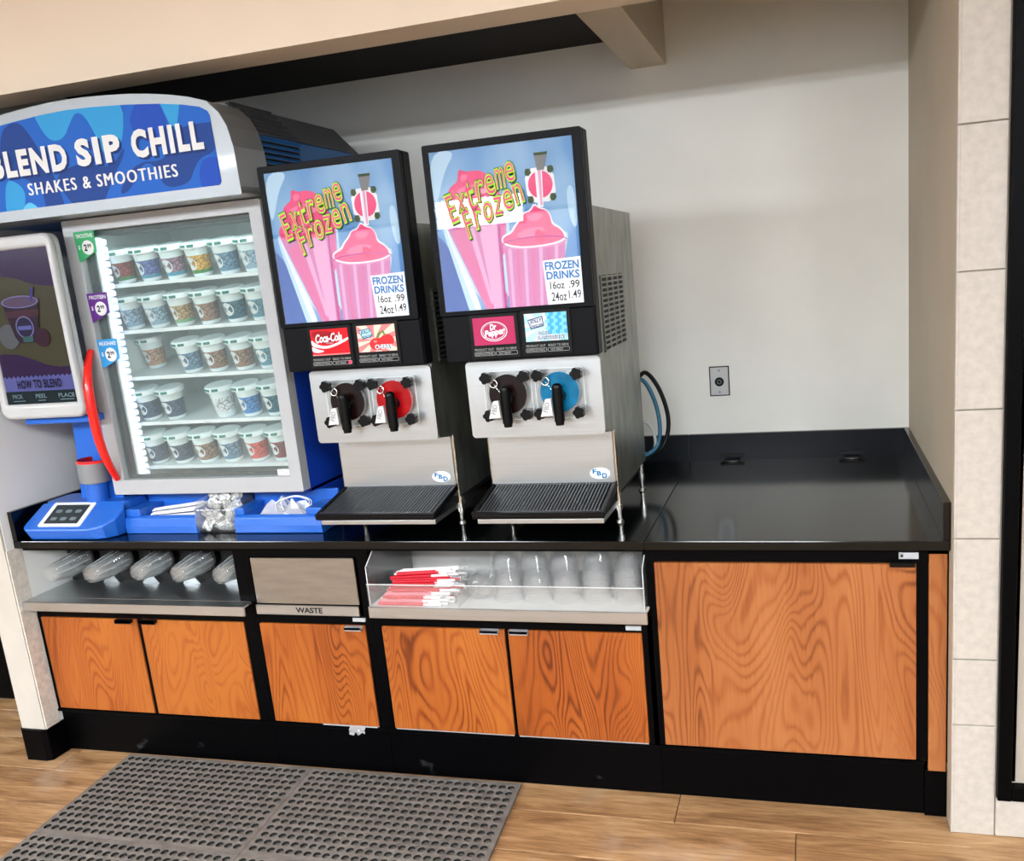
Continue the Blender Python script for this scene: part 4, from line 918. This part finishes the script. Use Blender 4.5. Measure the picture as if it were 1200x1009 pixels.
MB().cyl((.238, .118, 1.0205), (.243, .118, 1.098), .038, .038, 24, blue_pl).build('cup_stem', t)
b = MB(); Tt = Matrix.Translation((.243, .118, 1.094)) @ Matrix.Rotation(.06, 4, 'Y')
b.lathe([(.0, .0), (.052, .0), (.054, .004), (.056, .078), (.0555, .088)], None, 28, Tt, mats=[silver_pl]*3+[red_pl]); b.lathe([(.0555, .088), (.051, .089), (.048, .02), (0, .02)], dark_red, 28, Tt)
b.build('cup_holder', t)
# upright screen
x0, x1, z0, z1 = -.004, .371, 1.362, 2.012
q = MB().ring(rr(x0, x1, z0, z1, .035, 6), rr(.029, .346, 1.418, 1.966, .003, 6), 0, .026, bone_w).prism(rr(x0+.001, x1-.001, z0+.001, z1-.001, .035, 6), .025, .042, bone_w).build('screen_housing', t, bevel=.014, seg=4)
em = lambda nm, c, s=.35: mat('screen '+nm, tuple(v*.55 for v in c), .2, emit=c, es=s*.5)
b = MB(); C = [(.029, 1.418), (.346, 1.418), (.346, 1.966), (.029, 1.966)]; yy = [.012]
def P(pts, m, sm=0):
    p = smooth_loop(pts, sm) if sm else pts
    b.flat(clip(p, C), yy[0], m); yy[0] -= .00015
b.prism(C, .013, .028, em('olive', (92, 88, 62), .12))
pur = em('purple', (62, 28, 90), .12)
P([(.0, 2.0), (.36, 2.0), (.36, 1.832), (.30, 1.833), (.24, 1.845), (.18, 1.868), (.12, 1.878), (.06, 1.87), (0, 1.85)], pur)
P([(.0, 1.40), (.36, 1.40), (.36, 1.549), (.30, 1.546), (.24, 1.556), (.18, 1.58), (.12, 1.598), (.06, 1.604), (.0, 1.60)], pur)
lav = em('lavender', (118, 122, 208), .25)
P([(.029, 1.465), (.346, 1.463), (.346, 1.516), (.029, 1.514)], lav)
for i in range(16): P(circ(.037+.0203*i, 1.515, .0062, 10), lav)
P([(.029, 1.418), (.346, 1.418), (.346, 1.463), (.029, 1.465)], em('dark teal', (26, 50, 58), .1))
P(circ(.10, 1.665, .045, 16), em('ice', (120, 124, 132), .15), 0); P(circ(.245, 1.655, .034, 16), em('dark berry', (74, 30, 56), .15))
P([(.098, 1.785), (.262, 1.785), (.232, 1.66), (.215, 1.64), (.145, 1.64), (.128, 1.66)], em('cup plum', (58, 36, 62), .15))
P([(.105, 1.755), (.256, 1.755), (.25, 1.73), (.11, 1.73)], em('cup plum light', (96, 52, 72), .15)); P(circ(.18, 1.785, .083, 24, .022), em('cup rim', (150, 142, 206), .25)); P(circ(.18, 1.785, .076, 24, .018), em('smoothie', (116, 92, 130), .2))
P([(.225, 1.785), (.238, 1.785), (.252, 1.832), (.238, 1.832)], em('straw', (80, 70, 160), .2)); P(circ(.18, 1.695, .040, 20), em('cup rim', (150, 142, 206), .25)); P(circ(.18, 1.695, .035, 20), em('badge plum', (50, 40, 84), .15)); P([(.15, 1.70), (.21, 1.70), (.21, 1.686), (.15, 1.686)], lav); P([(.16, 1.662), (.21, 1.662), (.205, 1.642), (.163, 1.642)], em('cup foot', (70, 120, 120), .15))
b.build('display', q)
ink = em('ink', (34, 22, 60), .05); pl = em('pale ink', (150, 178, 190), .3)
MB().text('HOW TO BLEND', .092, .292, 1.474, 1.506, yy[0]-.001, ink, .035, space=1.15).text('PICK', .060, .108, 1.439, 1.454, yy[0]-.001, pl, .02).text('PEEL', .165, .215, 1.438, 1.453, yy[0]-.001, pl, .02).text('PLACE', .268, .340, 1.437, 1.452, yy[0]-.001, pl, .02).flat([(.06, 1.428), (.115, 1.428), (.115, 1.431), (.06, 1.431)], yy[0]-.001, pl).flat([(.172, 1.428), (.208, 1.428), (.208, 1.431), (.172, 1.431)], yy[0]-.001, pl).flat([(.272, 1.428), (.335, 1.428), (.335, 1.431), (.272, 1.431)], yy[0]-.001, pl).build('lettering', q)

# ------------------------------------------------------------------ blue supply trays under the freezer
def bin_(x0, x1, n0, n1, label):
    t = thing('supply_tray', label, 'tray', (0, 0, 0))
    b = MB()
    fr = [(.062, .901), (.060, .93), (.066, .958), (.078, .966), (.088, .966), (.088, .901)]
    b.prism(fr, x0, x1, blue_pl, axis='x', smooth=False)
    b.box(x0, n0, .072, .2, .966, .992, blue_pl).box(n1, x1, .072, .2, .966, .992, blue_pl)
    b.box(x0, n0, .088, .2, .901, .966, blue_pl).box(n1, x1, .088, .2, .901, .966, blue_pl).box(n0, n1, .088, .2, .901, .912, blue_pl).box(x0, x1, .2, .215, .901, 1.028, blue_pl)
    b.build('tray_body', t, bevel=.004)
    return t
bin_(.396, .708, .462, .704, 'blue supply tray holding white wrapped straws under freezer door')
bin_(.872, 1.228, .912, 1.165, 'blue supply tray holding clear plastic wrap beside the drink machine')
rn = random.Random(11); pw_ = mat('white paper sleeve', (240, 241, 243), .6)
for k in range(14):
    z0 = .92+.0072*(k//2)+.01*(k % 2); y = .10+.02*(k % 4)+.004*rn.random()
    a = Vector((.468+rn.uniform(0, .02), y, z0+.004)); c = Vector((.70, y+rn.uniform(-.004, .004), z0+.006+.040*rn.uniform(.3, 1)*(k/13)))
    d = (c-a); o_ = MB(); hgt = Vector((0, .001, .0016)); w = Vector((0, .009, .003))
    o_.add([a+w-hgt, a-w-hgt, c-w-hgt, c+w-hgt, a+w+hgt, a-w+hgt, c-w+hgt, c+w+hgt], [(0, 1, 2, 3), (7, 6, 5, 4), (0, 4, 5, 1), (1, 5, 6, 2), (2, 6, 7, 3), (3, 7, 4, 0)], pw_)
    tag(o_.build('wrapped_straw', bevel=.001, seg=1), 'white paper wrapped straw piled in the left blue tray', 'straw', 'wrapped straws in the blue tray')
def crumple(name, label, x0, x1, y0, y1, z0, z1, seed, m, n=9):
    r = random.Random(seed); b = MB(); g = []
    for j in range(n):
        for i in range(n):
            u, v = i/(n-1), j/(n-1); e = min(u, 1-u, v, 1-v)*2
            g.append((x0+(x1-x0)*u, y0+(y1-y0)*v, z0+(z1-z0)*(.25+.75*min(1, e*1.6))*r.uniform(.45, 1)))
    f = []
    for j in range(n-1):
        for i in range(n-1):
            a = j*n+i; f += [(a, a+1, a+n+1), (a, a+n+1, a+n)] if r.random() < .5 else [(a, a+1, a+n), (a+1, a+n+1, a+n)]
    b.add(g, f, m); b.box(x0+.004, x1-.004, y0+.004, y1-.004, z0, z0+.004, m)
    return tag(b.build(name), label, 'wrap')
crumple('plastic_wrap', 'crumpled clear plastic wrap lying in the right blue tray', .918, 1.16, .092, .195, .9125, 1.018, 4, wrap_clear, 10)
b = MB(); rn = random.Random(8)
for k in range(2):
    p = [(1.03+.022*k, .10+.012*k, .97), (1.02+.02*k, .12, 1.0+.004*k), (1.08, .15, 1.016-.003*k), (1.15-.01*k, .14, 1.0), (1.152-.004*k, .11, .975)]
    b.tube(spline(p, 5), .0022, acrylic_edge, 5)
tag(b.build('plastic_lid_ring'), 'bright folded plastic edge on the clear wrap in right tray', 'wrap')
# clear holder between the trays
t = thing('clear_holder', 'clear curved front bin between the two blue trays', 'bin', (0, 0, 0))
pr = [(.066, .902), (.056, .94), (.058, .985), (.075, 1.022), (.0785, 1.02), (.0615, .984), (.0595, .941), (.069, .905)]
MB().prism(pr, .716, .864, acrylic, axis='x', smooth=True).build('front_panel', t)
for x in (.712, .864): MB().prism([(.066, .902), (.056, .94), (.058, .985), (.075, 1.022), (.2, 1.028), (.2, .902)], x, x+.004, acrylic, axis='x').build('side_panel', t)
MB().box(.716, .864, .07, .2, .901, .904, black_pl).box(.716, .864, .2, .206, .901, 1.02, black_pl).build('back_panel', t)
foil = mat('silver wrapper foil', (216, 216, 214), .3, .3, noise=.75, nscale=110)
rn = random.Random(21)
for k in range(12):
    r = random.Random(k*3+1); b = MB(); vs = []
    for side in (-1, 1):
        for j in range(5):
            for i in range(5):
                e = min(i, 4-i, j, 4-j)
                vs.append(((i-2)*.0125*r.uniform(.8, 1.15), side*(.0015+.006*min(e, 1)*r.uniform(.3, 1.3)), (j-2)*.011*r.uniform(.8, 1.15)))
    fs = []
    for q in (0, 25):
        for j in range(4):
            for i in range(4): fs.append((q+j*5+i, q+j*5+i+1, q+j*5+i+6, q+j*5+i+5))
    ed = [0, 1, 2, 3, 4, 9, 14, 19, 24, 23, 22, 21, 20, 15, 10, 5]
    fs += [(ed[i], ed[(i+1) % 16], 25+ed[(i+1) % 16], 25+ed[i]) for i in range(16)]
    T = Matrix.Translation((.745+.044*(k % 3), .084+.012*(k % 2)+.05*(k//6), .932+.031*((k//3) % 4)-.004*(k % 3))) @ Matrix.Rotation(r.uniform(-.5, .5), 4, 'X') @ Matrix.Rotation(r.uniform(-1.2, 1.2), 4, 'Y')
    b.add(vs, fs, foil, False, T)
    tag(b.build('wrapped_packet'), 'crumpled silver packet inside the clear middle bin', 'packet', 'silver packets in the clear bin')
